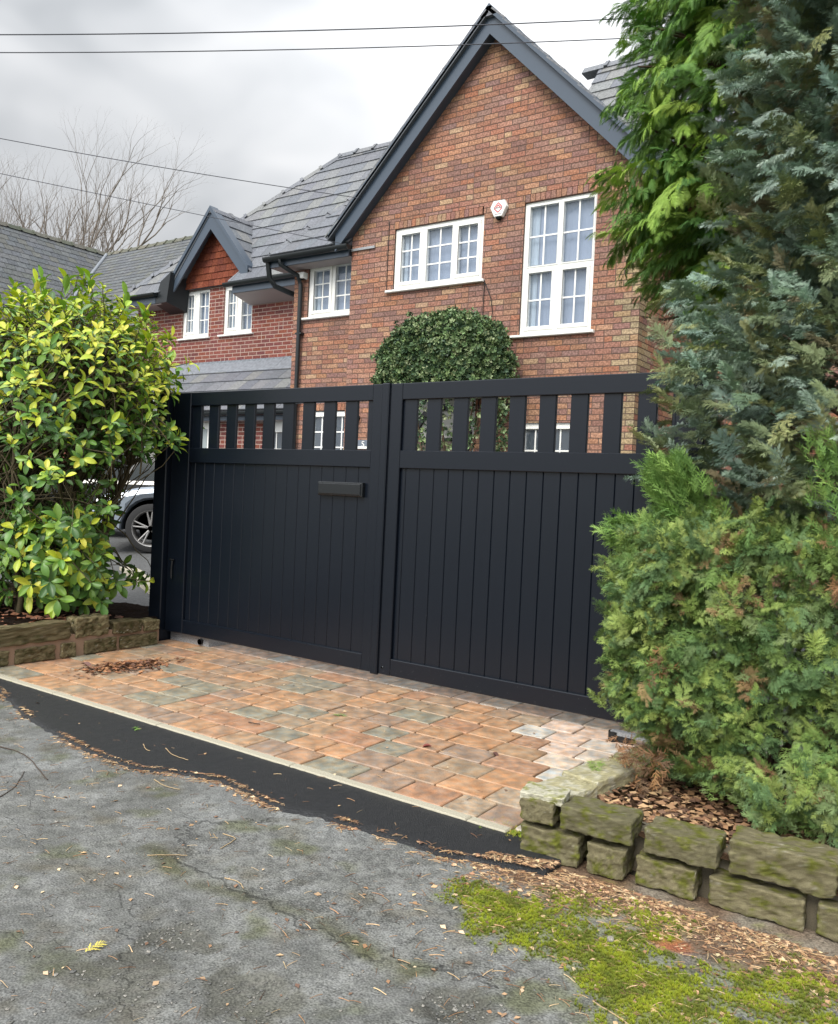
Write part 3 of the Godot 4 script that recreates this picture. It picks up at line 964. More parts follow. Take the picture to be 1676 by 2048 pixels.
func window(house_node: Node3D, z: float, outer: Rect2, lights: Array, sill := true, cover := "blind", label := "") -> void:
	# lights: [x0, y0, x1, y1, opening sash?, columns, rows]
	var wn := part_node("window", house_node)
	if label: wn.set_meta("label", label)
	var g := Geo.new()
	var zf := z - 0.025
	var xs := [outer.position.x, outer.end.x]
	var ys := [outer.position.y, outer.end.y]
	for l in lights:
		xs.append_array([l[0], l[2]]); ys.append_array([l[1], l[3]])
	xs.sort(); ys.sort()
	for i in xs.size() - 1:
		for j in ys.size() - 1:
			if xs[i + 1] - xs[i] < 0.002 or ys[j + 1] - ys[j] < 0.002: continue
			var mid := Vector2((xs[i] + xs[i + 1]) / 2, (ys[j] + ys[j + 1]) / 2)
			var free := true
			for l in lights:
				if mid.x > l[0] and mid.x < l[2] and mid.y > l[1] and mid.y < l[3]: free = false
			if free: g.quad(Vector3(xs[i], ys[j], zf), Vector3(xs[i + 1], ys[j], zf), Vector3(xs[i + 1], ys[j + 1], zf), Vector3(xs[i], ys[j + 1], zf))
	for e in [[outer.position, Vector2(outer.end.x, outer.position.y)], [Vector2(outer.end.x, outer.position.y), outer.end], [outer.end, Vector2(outer.position.x, outer.end.y)], [Vector2(outer.position.x, outer.end.y), outer.position]]:
		var p: Vector2 = e[0]; var q: Vector2 = e[1]
		g.quad(Vector3(p.x, p.y, zf), Vector3(p.x, p.y, zf - 0.07), Vector3(q.x, q.y, zf - 0.07), Vector3(q.x, q.y, zf))
	for l in lights:
		var c := [Vector2(l[0], l[1]), Vector2(l[2], l[1]), Vector2(l[2], l[3]), Vector2(l[0], l[3])]
		for i in 4:
			var p: Vector2 = c[i]; var q: Vector2 = c[(i + 1) % 4]
			g.quad(Vector3(q.x, q.y, zf + 0.012), Vector3(q.x, q.y, zf - 0.06), Vector3(p.x, p.y, zf - 0.06), Vector3(p.x, p.y, zf + 0.012))
		var ring: float = 0.05 if l[4] else 0.022
		for b in [[l[0] - ring, l[1] - ring, l[2] + ring, l[1]], [l[0] - ring, l[3], l[2] + ring, l[3] + ring], [l[0] - ring, l[1], l[0], l[3]], [l[2], l[1], l[2] + ring, l[3]]]:
			g.bevel_box(Vector3(b[0], b[1], zf - 0.002), Vector3(b[2], b[3], zf + (0.018 if l[4] else 0.01)), 0.006)
	wn.mesh = g.mesh(mats.upvc)
	for l in lights:
		var p := Geo.new()
		p.quad(Vector3(l[0], l[1], zf - 0.03), Vector3(l[2], l[1], zf - 0.03), Vector3(l[2], l[3], zf - 0.03), Vector3(l[0], l[3], zf - 0.03))
		obj("pane", p, mats.glass, wn)
		for i in range(1, l[5]):
			var x := lerpf(l[0], l[2], float(i) / l[5])
			p = Geo.new()
			p.box(Vector3(x - 0.01, l[1], zf - 0.028), Vector3(x + 0.01, l[3], zf - 0.018))
			obj("glazing_bar", p, mats.upvc, wn)
		for i in range(1, l[6]):
			var y := lerpf(l[1], l[3], float(i) / l[6])
			p = Geo.new()
			p.box(Vector3(l[0], y - 0.01, zf - 0.029), Vector3(l[2], y + 0.01, zf - 0.017))
			obj("glazing_bar", p, mats.upvc, wn)
	if sill:
		g = Geo.new()
		g.bevel_box(Vector3(outer.position.x - 0.11, outer.position.y - 0.038, z - 0.05), Vector3(outer.end.x + 0.06, outer.position.y - 0.002, z + 0.06), 0.008)
		obj("sill", g, mats.upvc, wn)
	if cover == "room":   # a plain room behind the glass
		g = Geo.new()
		var a := Vector3(outer.position.x - 0.5, outer.position.y - 0.8, zf - 2.2); var b := Vector3(outer.end.x + 0.5, outer.end.y + 0.3, zf - 0.1)
		g.quad(Vector3(a.x, a.y, a.z), Vector3(b.x, a.y, a.z), Vector3(b.x, b.y, a.z), Vector3(a.x, b.y, a.z))
		g.quad(Vector3(a.x, a.y, b.z), Vector3(a.x, a.y, a.z), Vector3(a.x, b.y, a.z), Vector3(a.x, b.y, b.z))
		g.quad(Vector3(b.x, a.y, a.z), Vector3(b.x, a.y, b.z), Vector3(b.x, b.y, b.z), Vector3(b.x, b.y, a.z))
		g.quad(Vector3(a.x, a.y, b.z), Vector3(b.x, a.y, b.z), Vector3(b.x, a.y, a.z), Vector3(a.x, a.y, a.z))
		g.quad(Vector3(a.x, b.y, a.z), Vector3(b.x, b.y, a.z), Vector3(b.x, b.y, b.z), Vector3(a.x, b.y, b.z))
		for e in [[a.x, outer.position.x, a.y, b.y], [outer.end.x, b.x, a.y, b.y], [outer.position.x, outer.end.x, a.y, outer.position.y], [outer.position.x, outer.end.x, outer.end.y, b.y]]:
			g.quad(Vector3(e[1], e[2], b.z), Vector3(e[0], e[2], b.z), Vector3(e[0], e[3], b.z), Vector3(e[1], e[3], b.z))
		obj("room", g, mats.room, wn)
		return
	# what hangs behind the glass: pleated cloth that closes the opening
	g = Geo.new()
	var x := outer.position.x + 0.02
	var k := 0
	while x < outer.end.x - 0.03:
		var e := minf(x + 0.045, outer.end.x - 0.02)
		var za := zf - 0.10 - (0.006 if k % 2 else 0.0)
		var zb := zf - 0.10 - (0.0 if k % 2 else 0.006)
		g.quad(Vector3(x, outer.position.y + 0.02, za), Vector3(e, outer.position.y + 0.02, zb), Vector3(e, outer.end.y - 0.02, zb), Vector3(x, outer.end.y - 0.02, za))
		x = e; k += 1
	obj(cover, g, mats[cover], wn)
	if cover == "blind" and outer.size.y > 0.7:
		g = Geo.new()
		var c0 := outer.position.x + 0.06
		for i in 4:
			g.quad(Vector3(c0 + i * 0.03, outer.position.y + 0.03, zf - 0.085 - 0.012 * (i % 2)), Vector3(c0 + i * 0.03 + 0.03, outer.position.y + 0.03, zf - 0.085 - 0.012 * ((i + 1) % 2)), Vector3(c0 + i * 0.03 + 0.03, outer.end.y - 0.03, zf - 0.085 - 0.012 * ((i + 1) % 2)), Vector3(c0 + i * 0.03, outer.end.y - 0.03, zf - 0.085 - 0.012 * (i % 2)))
		obj("curtain", g, mats.curtain, wn)

func hole(x0: float, y0: float, x1: float, y1: float) -> PackedVector2Array:
	return rect(x0, y0, x1, y1)

func house() -> void:
	var h := thing("brick_house", "red brick house with steep front gable, grey tiled roofs and white windows", "house", Vector3(-2.93, 0.2, -5.8))
	var red := shades(gable_brick)
	var fresh := shades(new_brick)
	var grey := shades(grey_tile)
	var X := Vector3(1, 0, 0)
	# --- front gable
	var wall := part_node("gable_wall", h)
	var zg := -5.8
	var holes := [hole(-4.425, 4.17, -2.903, 5.068), hole(-4.435, 5.07, -2.915, 5.182), hole(-2.283, 3.36, -1.257, 5.12), hole(-2.283, 5.122, -1.26, 5.23),
		hole(-2.2, 1.2, -1.4, 2.2), hole(-4.0, 0.3, -2.9, 2.55)]
	var region := PackedVector2Array([Vector2(-5.235, 0.2), Vector2(-0.63, 0.2), Vector2(-0.63, 5.26), Vector2(-2.85, 7.48), Vector2(-5.235, 5.1)])
	brick_wall(wall, Vector3(0, 0, zg), X, region, holes, red, mats.mortar, -0.7)
	soldiers(wall, Vector3(0, 0, zg), X, -4.433, -2.917, 5.072, 5.18, red)
	soldiers(wall, Vector3(0, 0, zg), X, -2.281, -1.262, 5.124, 5.228, red)
	window(h, zg, Rect2(-4.42, 4.175, 1.513, 0.89), [[-4.307, 4.288, -3.982, 4.969, true, 2, 3], [-3.856, 4.251, -3.427, 5.0, false, 2, 3], [-3.322, 4.297, -3.008, 4.963, true, 2, 3]], true, "blind", "three-light landing window with one wide middle pane")
	window(h, zg, Rect2(-2.28, 3.365, 1.02, 1.752), [[-2.204, 4.278, -1.792, 5.058, false, 2, 2], [-1.718, 4.277, -1.3, 5.057, false, 2, 2], [-2.179, 3.475, -1.847, 4.178, true, 2, 2], [-1.69, 3.476, -1.36, 4.173, true, 2, 2]], true, "blind", "tall four-light window under the gable")
	window(h, zg, Rect2(-2.2, 1.2, 0.8, 1.0), [[-2.13, 1.27, -1.83, 2.12, false, 2, 3], [-1.77, 1.27, -1.47, 2.12, false, 2, 3]], true, "room")
	# --- right-hand return and the wall behind it
	wall = part_node("return_wall", h)
	brick_wall(wall, Vector3(-0.63, 0, 0), Vector3(0, 0, -1), rect(5.815, 0.2, 7.42, 5.2), [], red, mats.mortar, 5.9)
	wall = part_node("side_wall", h)
	brick_wall(wall, Vector3(0, 0, -7.42), X, rect(-0.64, 0.2, 2.2, 6.5), [], red, mats.mortar)
	# --- bathroom bay, set back from the gable
	wall = part_node("bay_wall", h)
	brick_wall(wall, Vector3(0, 0, -6.05), X, rect(-6.645, 0.2, -5.2, 4.9), [hole(-6.338, 3.965, -5.2, 4.9), hole(-6.2, 1.3, -5.3, 2.45), hole(-6.2, 2.452, -5.3, 2.56)], red, mats.mortar)
	soldiers(wall, Vector3(0, 0, -6.05), X, -6.2, -5.3, 2.452, 2.56, red)
	window(h, -6.05, Rect2(-6.335, 3.97, 1.13, 0.9), [[-6.23, 4.08, -5.9, 4.72, true, 2, 3], [-5.775, 4.05, -5.4, 4.755, false, 2, 3]], true, "blind", "two-light window tucked beside the gable")
	window(h, -6.05, Rect2(-6.2, 1.3, 0.9, 1.14), [[-6.12, 1.38, -5.78, 2.36, false, 2, 4], [-5.7, 1.38, -5.36, 2.36, false, 2, 4]], true, "room")
	wall = part_node("bay_return", h)
	brick_wall(wall, Vector3(-6.645, 0, 0), Vector3(0, 0, 1), rect(-7.42, 0.2, -6.062, 4.9), [], red, mats.mortar)
	# --- newer wall to the left, over the garage
	wall = part_node("upper_wall", h)
	brick_wall(wall, Vector3(0, 0, -7.42), X, rect(-12.6, 3.5, -6.645, 5.3), [hole(-11.11, 4.175, -10.294, 5.15), hole(-9.865, 4.175, -9.056, 5.15)], fresh, mats.pale_mortar, 99.0, 0.0085)
	for w in [-11.105, -9.86]:
		window(h, -7.42, Rect2(w, 4.18, 0.806, 0.965), [[w + 0.105, 4.31, w + 0.31, 5.06, true, 2, 3], [w + 0.49, 4.258, w + 0.765, 5.095, false, 2, 3]], true, "blind", "narrow window under the tile-hung dormer gable" if w < -10 else "narrow window under the lower gutter")
	# --- garage below
	wall = part_node("garage_wall", h)
	brick_wall(wall, Vector3(0, 0, -6.35), X, rect(-13.0, 0.2, -6.66, 2.5), [hole(-7.55, 1.2, -6.95, 2.42), hole(-12.6, 0.2, -9.9, 2.4), hole(-9.5, 0.2, -8.9, 2.4)], fresh, mats.pale_mortar, 99.0, 0.0085)
	window(h, -6.35, Rect2(-7.55, 1.2, 0.6, 1.2), [[-7.5, 1.26, -7.0, 2.14, false, 2, 3]], true, "room")
	var g := Geo.new()
	for i in 6:
		g.bevel_box(Vector3(-12.6, 0.22 + i * 0.36, -6.46), Vector3(-9.9, 0.22 + i * 0.36 + 0.352, -6.42), 0.01)
	obj("garage_door", g, mat("garage_paint", Color8(150, 154, 160), 0.4), h)
	g = Geo.new()
	g.box(Vector3(-9.5, 0.2, -6.42), Vector3(-8.9, 2.4, -6.37))
	var side_door := obj("side_door", g, mats.upvc, h)
	g = Geo.new()
	g.box(Vector3(-9.4, 1.2, -6.369), Vector3(-9.0, 2.2, -6.362))
	obj("door_panel", g, mat("frosted", Color8(150, 160, 162), 0.3), side_door)
	# --- arched front door
	door(h)
	roofs(h, grey)
	pipes(h)
	settle("brick", "brick", "brickwork", 300, mats.brick)
	settle("tile", "roof_tile", "roof_tiling", 300, mats.tile)
	settle("clay", "clay_tile", "tile_hanging", 150, mats.clay_tile)

func door(h: Node3D) -> void:
	var z := -5.84
	var g := Geo.new()
	g.quad(Vector3(-4.0, 0.3, z), Vector3(-2.9, 0.3, z), Vector3(-2.9, 2.55, z), Vector3(-4.0, 2.55, z))
	var d := obj("door_surround", g, mat("render_white", Color8(214, 212, 206), 0.8), h)
	g = Geo.new()
	var last := Vector3.ZERO
	var cx := -3.45
	var pts := []
	for i in 25:
		var a := PI - PI * i / 24.0
		pts.append(Vector2(cos(a), sin(a)))
	for i in 24:
		var p: Vector2 = pts[i]; var q: Vector2 = pts[i + 1]
		var f := func(v: Vector2, r: float, zz: float) -> Vector3: return Vector3(cx + v.x * r, 1.98 + v.y * r, zz)
		g.quad(f.call(p, 0.41, z + 0.05), f.call(q, 0.41, z + 0.05), f.call(q, 0.5, z + 0.05), f.call(p, 0.5, z + 0.05))
		g.quad(f.call(p, 0.5, z + 0.05), f.call(q, 0.5, z + 0.05), f.call(q, 0.5, z), f.call(p, 0.5, z))
		g.quad(f.call(p, 0.41, z), f.call(q, 0.41, z), f.call(q, 0.41, z + 0.05), f.call(p, 0.41, z + 0.05))
	g.box(Vector3(cx - 0.5, 0.3, z), Vector3(cx - 0.41, 1.98, z + 0.05))
	g.box(Vector3(cx + 0.41, 0.3, z), Vector3(cx + 0.5, 1.98, z + 0.05))
	g.box(Vector3(cx - 0.41, 1.96, z), Vector3(cx + 0.41, 2.0, z + 0.04))
	obj("door_frame", g, mats.gloss_black, d)
	g = Geo.new()
	g.box(Vector3(cx - 0.41, 0.3, z + 0.002), Vector3(cx + 0.41, 1.96, z + 0.025))
	obj("door_leaf", g, mat("door_brown", Color8(120, 104, 92), 0.5), d)

func roofs(h: Node3D, grey: Array) -> void:
	var X := Vector3(1, 0, 0)
	# main range, 52 degrees, with its hip at the far end and the gap of the dormer
	var s52 := sin(deg_to_rad(52)); var c52 := cos(deg_to_rad(52))
	var o := Vector3(0, 5.05, -6.98)
	var w := Vector3(0, s52, -c52)
	var vy := func(y: float) -> float: return (y - 5.05) / s52
	var main := part_node("main_roof", h)
	tiles("tile", main, o, X, w, PackedVector2Array([Vector2(-12.72, 0), Vector2(-11.35, 0), Vector2(-10.95, vy.call(5.5)), Vector2(-9.98, vy.call(6.62)), Vector2(-9.05, vy.call(5.5)), Vector2(-9.27, 0.0), Vector2(-3.0, 0), Vector2(-3.0, vy.call(8.24)), Vector2(-8.72, vy.call(8.24))]), 0.35, 0.33, grey)
	ridge(main, Vector3(-8.72, 8.25, -9.475), Vector3(-3.0, 8.25, -9.475), 0.1, mats.tile, grey)
	ridge(main, Vector3(-12.72, 5.07, -6.99), Vector3(-8.72, 8.25, -9.475), 0.08, mats.tile, grey, 0.12)
	var g := Geo.new()
	g.col = grey[0]
	g.quad(Vector3(-12.72, 5.05, -12.0), Vector3(-12.72, 5.05, -6.98), Vector3(-8.72, 8.24, -9.47), Vector3(-8.72, 8.24, -9.5))
	g.quad(Vector3(2.6, 5.05, -12.0), Vector3(-12.72, 5.05, -12.0), Vector3(-8.72, 8.24, -9.5), Vector3(-2.6, 8.24, -9.5))
	obj("rear_slope", g, mats.tile, main)
	# right-hand range
	var right := part_node("right_roof", h)
	tiles("tile", right, Vector3(0, 5.0, -6.2), X, Vector3(0, s52, -c52), rect(-2.6, 0.6, 2.4, 4.16), 0.3, 0.33, grey)
	ridge(right, Vector3(-2.9, 8.29, -8.77), Vector3(2.4, 8.29, -8.77), 0.1, mats.tile, grey)
	# gable roof: two slopes behind the bargeboards
	var groof := part_node("gable_roof", h)
	var s45 := sqrt(0.5)
	for sd: float in [-1.0, 1.0]:
		var ex := -2.85 + sd * 2.72
		var ww := Vector3(-sd * s45, s45, 0)
		var uu := Vector3(0, 0, -1) if sd > 0 else Vector3(0, 0, 1)
		var reg := rect(5.56, 0, 10.2, 3.8) if sd > 0 else rect(-10.2, 0, -5.56, 3.8)
		tiles("tile", groof, Vector3(ex, 5.03, 0), uu, ww, reg, 0.32, 0.3, grey, 0.022, 0.02)
	ridge(groof, Vector3(-2.85, 7.72, -5.56), Vector3(-2.85, 7.72, -9.4), 0.1, mats.tile, grey)
	# bargeboards: a wide board, and a narrow one above it that stands further out
	g = Geo.new()
	var ax := -2.85
	for sd: float in [-1.0, 1.0]:
		var lean := Vector2(sd, -1.0)
		var top := Vector2(ax, 7.70); var low := top + lean * 2.58
		g.prism(PackedVector2Array([top, low, low + Vector2(0, -0.30), Vector2(ax, 7.42)]), Vector3(0, 0, -5.62), X, Vector3.UP, 0.035, true)
	obj("bargeboard", g, mats.barge, groof)
	g = Geo.new()
	for sd: float in [-1.0, 1.0]:
		var lean := Vector2(sd, -1.0)
		var top := Vector2(ax, 7.80); var low := top + lean * 2.68
		g.prism(PackedVector2Array([top, low, low + Vector2(0, -0.105), Vector2(ax, 7.695)]), Vector3(0, 0, -5.56), X, Vector3.UP, 0.25, true)
	obj("verge_trim", g, mats.barge, groof)
	g = Geo.new()
	for sd: float in [-1.0, 1.0]:   # soffit behind the board
		var a := Vector3(ax, 7.44, -5.655); var b := a + Vector3(sd * 2.6, -2.6, 0)
		var back := Vector3(0, 0, -0.16)
		if sd < 0: g.quad(a, b, b + back, a + back)
		else: g.quad(b, a, a + back, b + back)
	obj("soffit", g, mats.barge, groof)
	# bay roof beside the gable
	var bay := part_node("bay_roof", h)
	var bw := Vector3(0, s45, -s45)
	tiles("tile", bay, Vector3(0, 4.95, -5.72), X, bw, PackedVector2Array([Vector2(-6.92, 0), Vector2(-5.24, 0), Vector2(-5.24, 2.0), Vector2(-5.98, 2.0), Vector2(-6.24, 1.38)]), 0.35, 0.33, grey)
	ridge(bay, Vector3(-6.92, 4.99, -5.74), Vector3(-5.98, 6.36, -7.12), 0.08, mats.tile, grey, 0.11)
	g = Geo.new()
	g.col = grey[1]
	g.quad(Vector3(-6.92, 4.95, -7.6), Vector3(-6.92, 4.95, -5.72), Vector3(-5.98, 6.34, -7.12), Vector3(-5.98, 6.34, -7.9))
	obj("cheek_slope", g, mats.tile, bay)
	# lean-to over the garage
	var s40 := sin(deg_to_rad(40)); var c40 := cos(deg_to_rad(40))
	var lean_to := part_node("garage_roof", h)
	tiles("tile", lean_to, Vector3(0, 2.49, -6.12), X, Vector3(0, s40, -c40), rect(-13.2, 0, -6.66, 1.66), 0.33, 0.3, grey)
	g = Geo.new()
	for i in 4:
		var x0 := -12.6 + i * 1.485
		g.box(Vector3(x0, 3.56, -7.43), Vector3(x0 + 1.48, 3.655 + 0.004 * (i % 2), -7.40))
		g.hexa([Vector3(x0, 3.375, -7.12), Vector3(x0 + 1.48, 3.375, -7.12), Vector3(x0 + 1.48, 3.385, -7.12), Vector3(x0, 3.385, -7.12), Vector3(x0, 3.60, -7.40), Vector3(x0 + 1.48, 3.60, -7.40), Vector3(x0 + 1.48, 3.62, -7.40), Vector3(x0, 3.62, -7.40)])
	obj("lead_flashing", g, mats.lead, lean_to)
	# dormer gable, tile hung
	var dorm := part_node("dormer", h)
	var dz := -7.36
	tiles("clay", dorm, Vector3(0, 0, dz), X, Vector3.UP, PackedVector2Array([Vector2(-11.2, 5.17), Vector2(-8.8, 5.17), Vector2(-9.98, 6.5)]), 0.135, 0.165, shades([[150, 84, 62], [138, 76, 58], [158, 92, 70], [128, 72, 58]]), 0.014, 0.016)
	var dr := part_node("dormer_roof", h)
	var dd := Vector2(1.07, -1.27).normalized()
	for sd: float in [-1.0, 1.0]:
		var ww := Vector3(-sd * dd.x, -dd.y, 0)
		var uu := Vector3(0, 0, -1) if sd > 0 else Vector3(0, 0, 1)
		var ed := Vector3(-9.98 + sd * 1.16, 5.24, 0)
		var reg := PackedVector2Array([Vector2(7.08, 0), Vector2(7.22, 0), Vector2(8.26, 1.80), Vector2(7.08, 1.80)])
		if sd < 0: reg = PackedVector2Array([Vector2(-7.22, 0), Vector2(-7.08, 0), Vector2(-7.08, 1.80), Vector2(-8.26, 1.80)])
		tiles("tile", dr, ed, uu, ww, reg, 0.33, 0.3, grey)
	ridge(dr, Vector3(-9.98, 6.60, -7.06), Vector3(-9.98, 6.60, -8.2), 0.08, mats.tile, grey, 0.1)
	g = Geo.new()
	for sd: float in [-1.0, 1.0]:
		var top := Vector2(-9.98, 6.60); var low := top + Vector2(sd * 1.1, -1.28)
		g.prism(PackedVector2Array([top, low, low + Vector2(sd * -0.02, -0.26), Vector2(-9.98, 6.22)]), Vector3(0, 0, -7.09), X, Vector3.UP, 0.035, true)
		g.prism(PackedVector2Array([top + Vector2(0, 0.07), low + Vector2(sd * 0.03, 0.05), low + Vector2(sd * 0.03, -0.04), top + Vector2(0, -0.03)]), Vector3(0, 0, -7.05), X, Vector3.UP, 0.2, true)
	obj("bargeboard", g, mats.barge, dr)
	g = Geo.new()   # boxed end beside the dormer
	g.hexa([Vector3(-11.5, 4.86, -6.98), Vector3(-11.1, 4.86, -6.98), Vector3(-11.0, 5.46, -6.98), Vector3(-11.3, 5.3, -6.98), Vector3(-11.5, 4.72, -7.42), Vector3(-10.98, 4.72, -7.42), Vector3(-10.9, 5.46, -7.42), Vector3(-11.3, 5.3, -7.42)])
	obj("eaves_box", g, mats.gutter, dr)
	g = Geo.new()   # valley and verge trims
	g.tube([Vector3(-9.97, 6.63, -8.24), Vector3(-9.06, 5.52, -7.34)], [0.022], 5)
	g.tube([Vector3(-9.05, 5.5, -7.3), Vector3(-9.28, 5.09, -6.98)], [0.018], 5)
	obj("valley_trim", g, mats.lead, dr)

func pipes(h: Node3D) -> void:
	var gu: Material = mats.gutter
	for q in [[-6.97, -5.2, 4.915, -5.66, 0.11], [-9.32, -6.66, 5.035, -6.92, 0.11], [-12.62, -11.4, 5.06, -6.92, 0.11], [-13.2, -6.66, 2.475, -6.06, 0.1]]:
		var g := Geo.new()
		var rows := []
		for x in [q[0], q[1]]:
			var row := PackedVector3Array()
			for i in 9:
				var a := PI + PI * i / 8.0
				row.append(Vector3(x, q[2] + sin(a) * 0.075 + 0.0, q[3] - cos(a) * 0.06))
			for i in 9:
				var a := TAU - PI * i / 8.0
				row.append(Vector3(x, q[2] + sin(a) * 0.067 + 0.002, q[3] - cos(a) * 0.053))
			rows.append(row)
		g.sheet(rows, true)
		for x in [q[0], q[1]]:
			g.prism(PackedVector2Array([Vector2(q[3] - 0.06, q[2]), Vector2(q[3] - 0.04, q[2] - 0.06), Vector2(q[3], q[2] - 0.075), Vector2(q[3] + 0.04, q[2] - 0.06), Vector2(q[3] + 0.06, q[2])]), Vector3(x, 0, 0), Vector3(0, 0, 1), Vector3.UP, 0.012, true)
		obj("gutter", g, gu, h)
	# fascias and soffits
	var g := Geo.new()
	g.box(Vector3(-6.9, 4.765, -5.75), Vector3(-5.24, 4.93, -5.722))
	g.box(Vector3(-9.16, 4.85, -7.0), Vector3(-6.66, 5.04, -6.975))
	g.box(Vector3(-12.4, 4.86, -7.0), Vector3(-11.45, 5.06, -6.975))
	g.box(Vector3(-13.1, 2.33, -6.15), Vector3(-6.66, 2.47, -6.125))
	obj("fascia", g, mats.barge, h)
	g = Geo.new()
	g.box(Vector3(-6.9, 4.76, -6.045), Vector3(-5.24, 4.772, -5.75))
	g.hexa([Vector3(-9.16, 4.84, -7.0), Vector3(-6.66, 4.84, -7.0), Vector3(-6.66, 4.86, -7.0), Vector3(-9.16, 4.86, -7.0), Vector3(-9.1, 4.70, -7.4), Vector3(-6.66, 4.70, -7.4), Vector3(-6.66, 4.72, -7.4), Vector3(-9.1, 4.72, -7.4)])
	g.box(Vector3(-12.4, 4.84, -7.41), Vector3(-11.3, 4.858, -7.0))
	g.box(Vector3(-13.1, 2.32, -6.34), Vector3(-6.66, 2.33, -6.15))
	obj("soffit", g, mats.soffit, h)
	# downpipe with swan neck, and the bend that joins the lower gutter
	g = Geo.new()
	g.tube([Vector3(-6.62, 4.86, -5.66), Vector3(-6.62, 4.78, -5.66), Vector3(-6.46, 4.64, -5.92), Vector3(-6.445, 4.5, -5.98), Vector3(-6.445, 0.3, -5.98)], [0.036], 10)
	for y in [4.6, 3.7, 2.6]: g.box(Vector3(-6.51, y, -6.045), Vector3(-6.38, y + 0.03, -5.96))
	obj("downpipe", g, gu, h)
	g = Geo.new()
	g.tube([Vector3(-6.93, 4.88, -5.70), Vector3(-6.93, 4.62, -5.75), Vector3(-6.9, 4.5, -5.85), Vector3(-6.76, 4.42, -6.1), Vector3(-6.68, 4.40, -6.3)], [0.045], 10)
	obj("swan_neck", g, gu, h)
	g = Geo.new()
	g.bevel_box(Vector3(-6.50, 4.60, -6.05), Vector3(-6.36, 4.7, -5.93), 0.01)
	obj("sensor_box", g, mats.upvc, h)
	# cables on the brickwork
	for q in [[Vector3(-2.84, 4.16, -5.78), Vector3(-2.85, 3.3, -5.78), Vector3(-2.84, 2.4, -5.78)], [Vector3(-4.53, 5.2, -5.788), Vector3(-4.535, 4.6, -5.788), Vector3(-4.53, 4.17, -5.788)],
			[Vector3(-2.83, 4.12, -5.78), Vector3(-2.72, 3.9, -5.765), Vector3(-2.68, 3.7, -5.76), Vector3(-2.74, 3.45, -5.77), Vector3(-2.83, 3.3, -5.78)],
			[Vector3(-2.8, 3.24, -5.78), Vector3(-2.6, 3.27, -5.775), Vector3(-2.46, 3.26, -5.775), Vector3(-2.43, 3.1, -5.78), Vector3(-2.43, 2.3, -5.78)]]:
		g = Geo.new()
		g.tube(q, [0.008 if q[0].x > -2.82 else 0.006], 5)
		obj("cable", g, mats.black, h)
	g = Geo.new()
	g.box(Vector3(-5.235, 4.84, -5.79), Vector3(-4.78, 4.875, -5.765))
	obj("wall_bracket", g, mats.galvanised, h)

# ---------------------------------------------------------------- stone walls
func rock(called: String, parent: Node3D, mid: Vector3, half: Vector3, yaw: float, tone: Color, moss: Color, cover: float, rough := 0.1, sq := 18.0) -> MeshInstance3D:
	# a rock-faced stone: a rounded block broken by noise, weathered in patches
	var g := Geo.new()
	var q := noise(1.0, 3, rng.randi() % 9999)
	var cel := noise(1.0, 1, rng.randi() % 9999, FastNoiseLite.TYPE_CELLULAR)
	cel.fractal_type = FastNoiseLite.FRACTAL_NONE
	var n := 22
	var bs := Basis(Vector3.UP, yaw)
	for f in 6:
		var rows := []
		for i in n:
			var row := PackedVector3Array()
			for j in n:
				var a := -1.0 + 2.0 * j / (n - 1); var b := -1.0 + 2.0 * i / (n - 1)
				var p: Vector3 = [Vector3(a, b, 1), Vector3(-a, b, -1), Vector3(1, b, -a), Vector3(-1, b, a), Vector3(a, 1, -b), Vector3(a, -1, b)][f]
				var r := pow(pow(absf(p.x), sq) + pow(absf(p.y), sq) + pow(absf(p.z), sq), 1.0 / sq)
				p = p / r
				var w := p * half
				var d := q.get_noise_3dv(w * 8.0) * 0.5 + cel.get_noise_3dv(w * Vector3(20, 34, 20)) * 0.9 + cel.get_noise_3dv(w * 60.0 + Vector3(7, 7, 7)) * 0.4 + q.get_noise_3dv(w * 150.0) * 0.25
				w += p.normalized() * d * rough * minf(half.y, half.z) * 2.0
				row.append(mid + bs * w)
			rows.append(row)
		g.sheet(rows)
	for i in g.v.size():
		var p := g.v[i]
		var m := clampf(q.get_noise_3dv(p * 16.0) * 2.2 + cover - 0.5 + 1.0 * q.get_noise_3dv(p * 60.0), 0, 1)
		var spot := clampf((-cel.get_noise_3dv(p * 55.0) - 0.72) * 7.0, 0, 1) * clampf(q.get_noise_3dv(p * 9.0 + Vector3(3, 0, 0)) * 3.0, 0, 1)   # lichen rings
		g.c[i] = tone.lerp(moss, m).lerp(lin(206, 202, 184), spot * 0.7) * (0.92 + 0.35 * q.get_noise_3dv(p * 75.0 + Vector3.ONE) + 0.3 * q.get_noise_3dv(p * 220.0))
	return obj(called, g, mats.stone, parent)

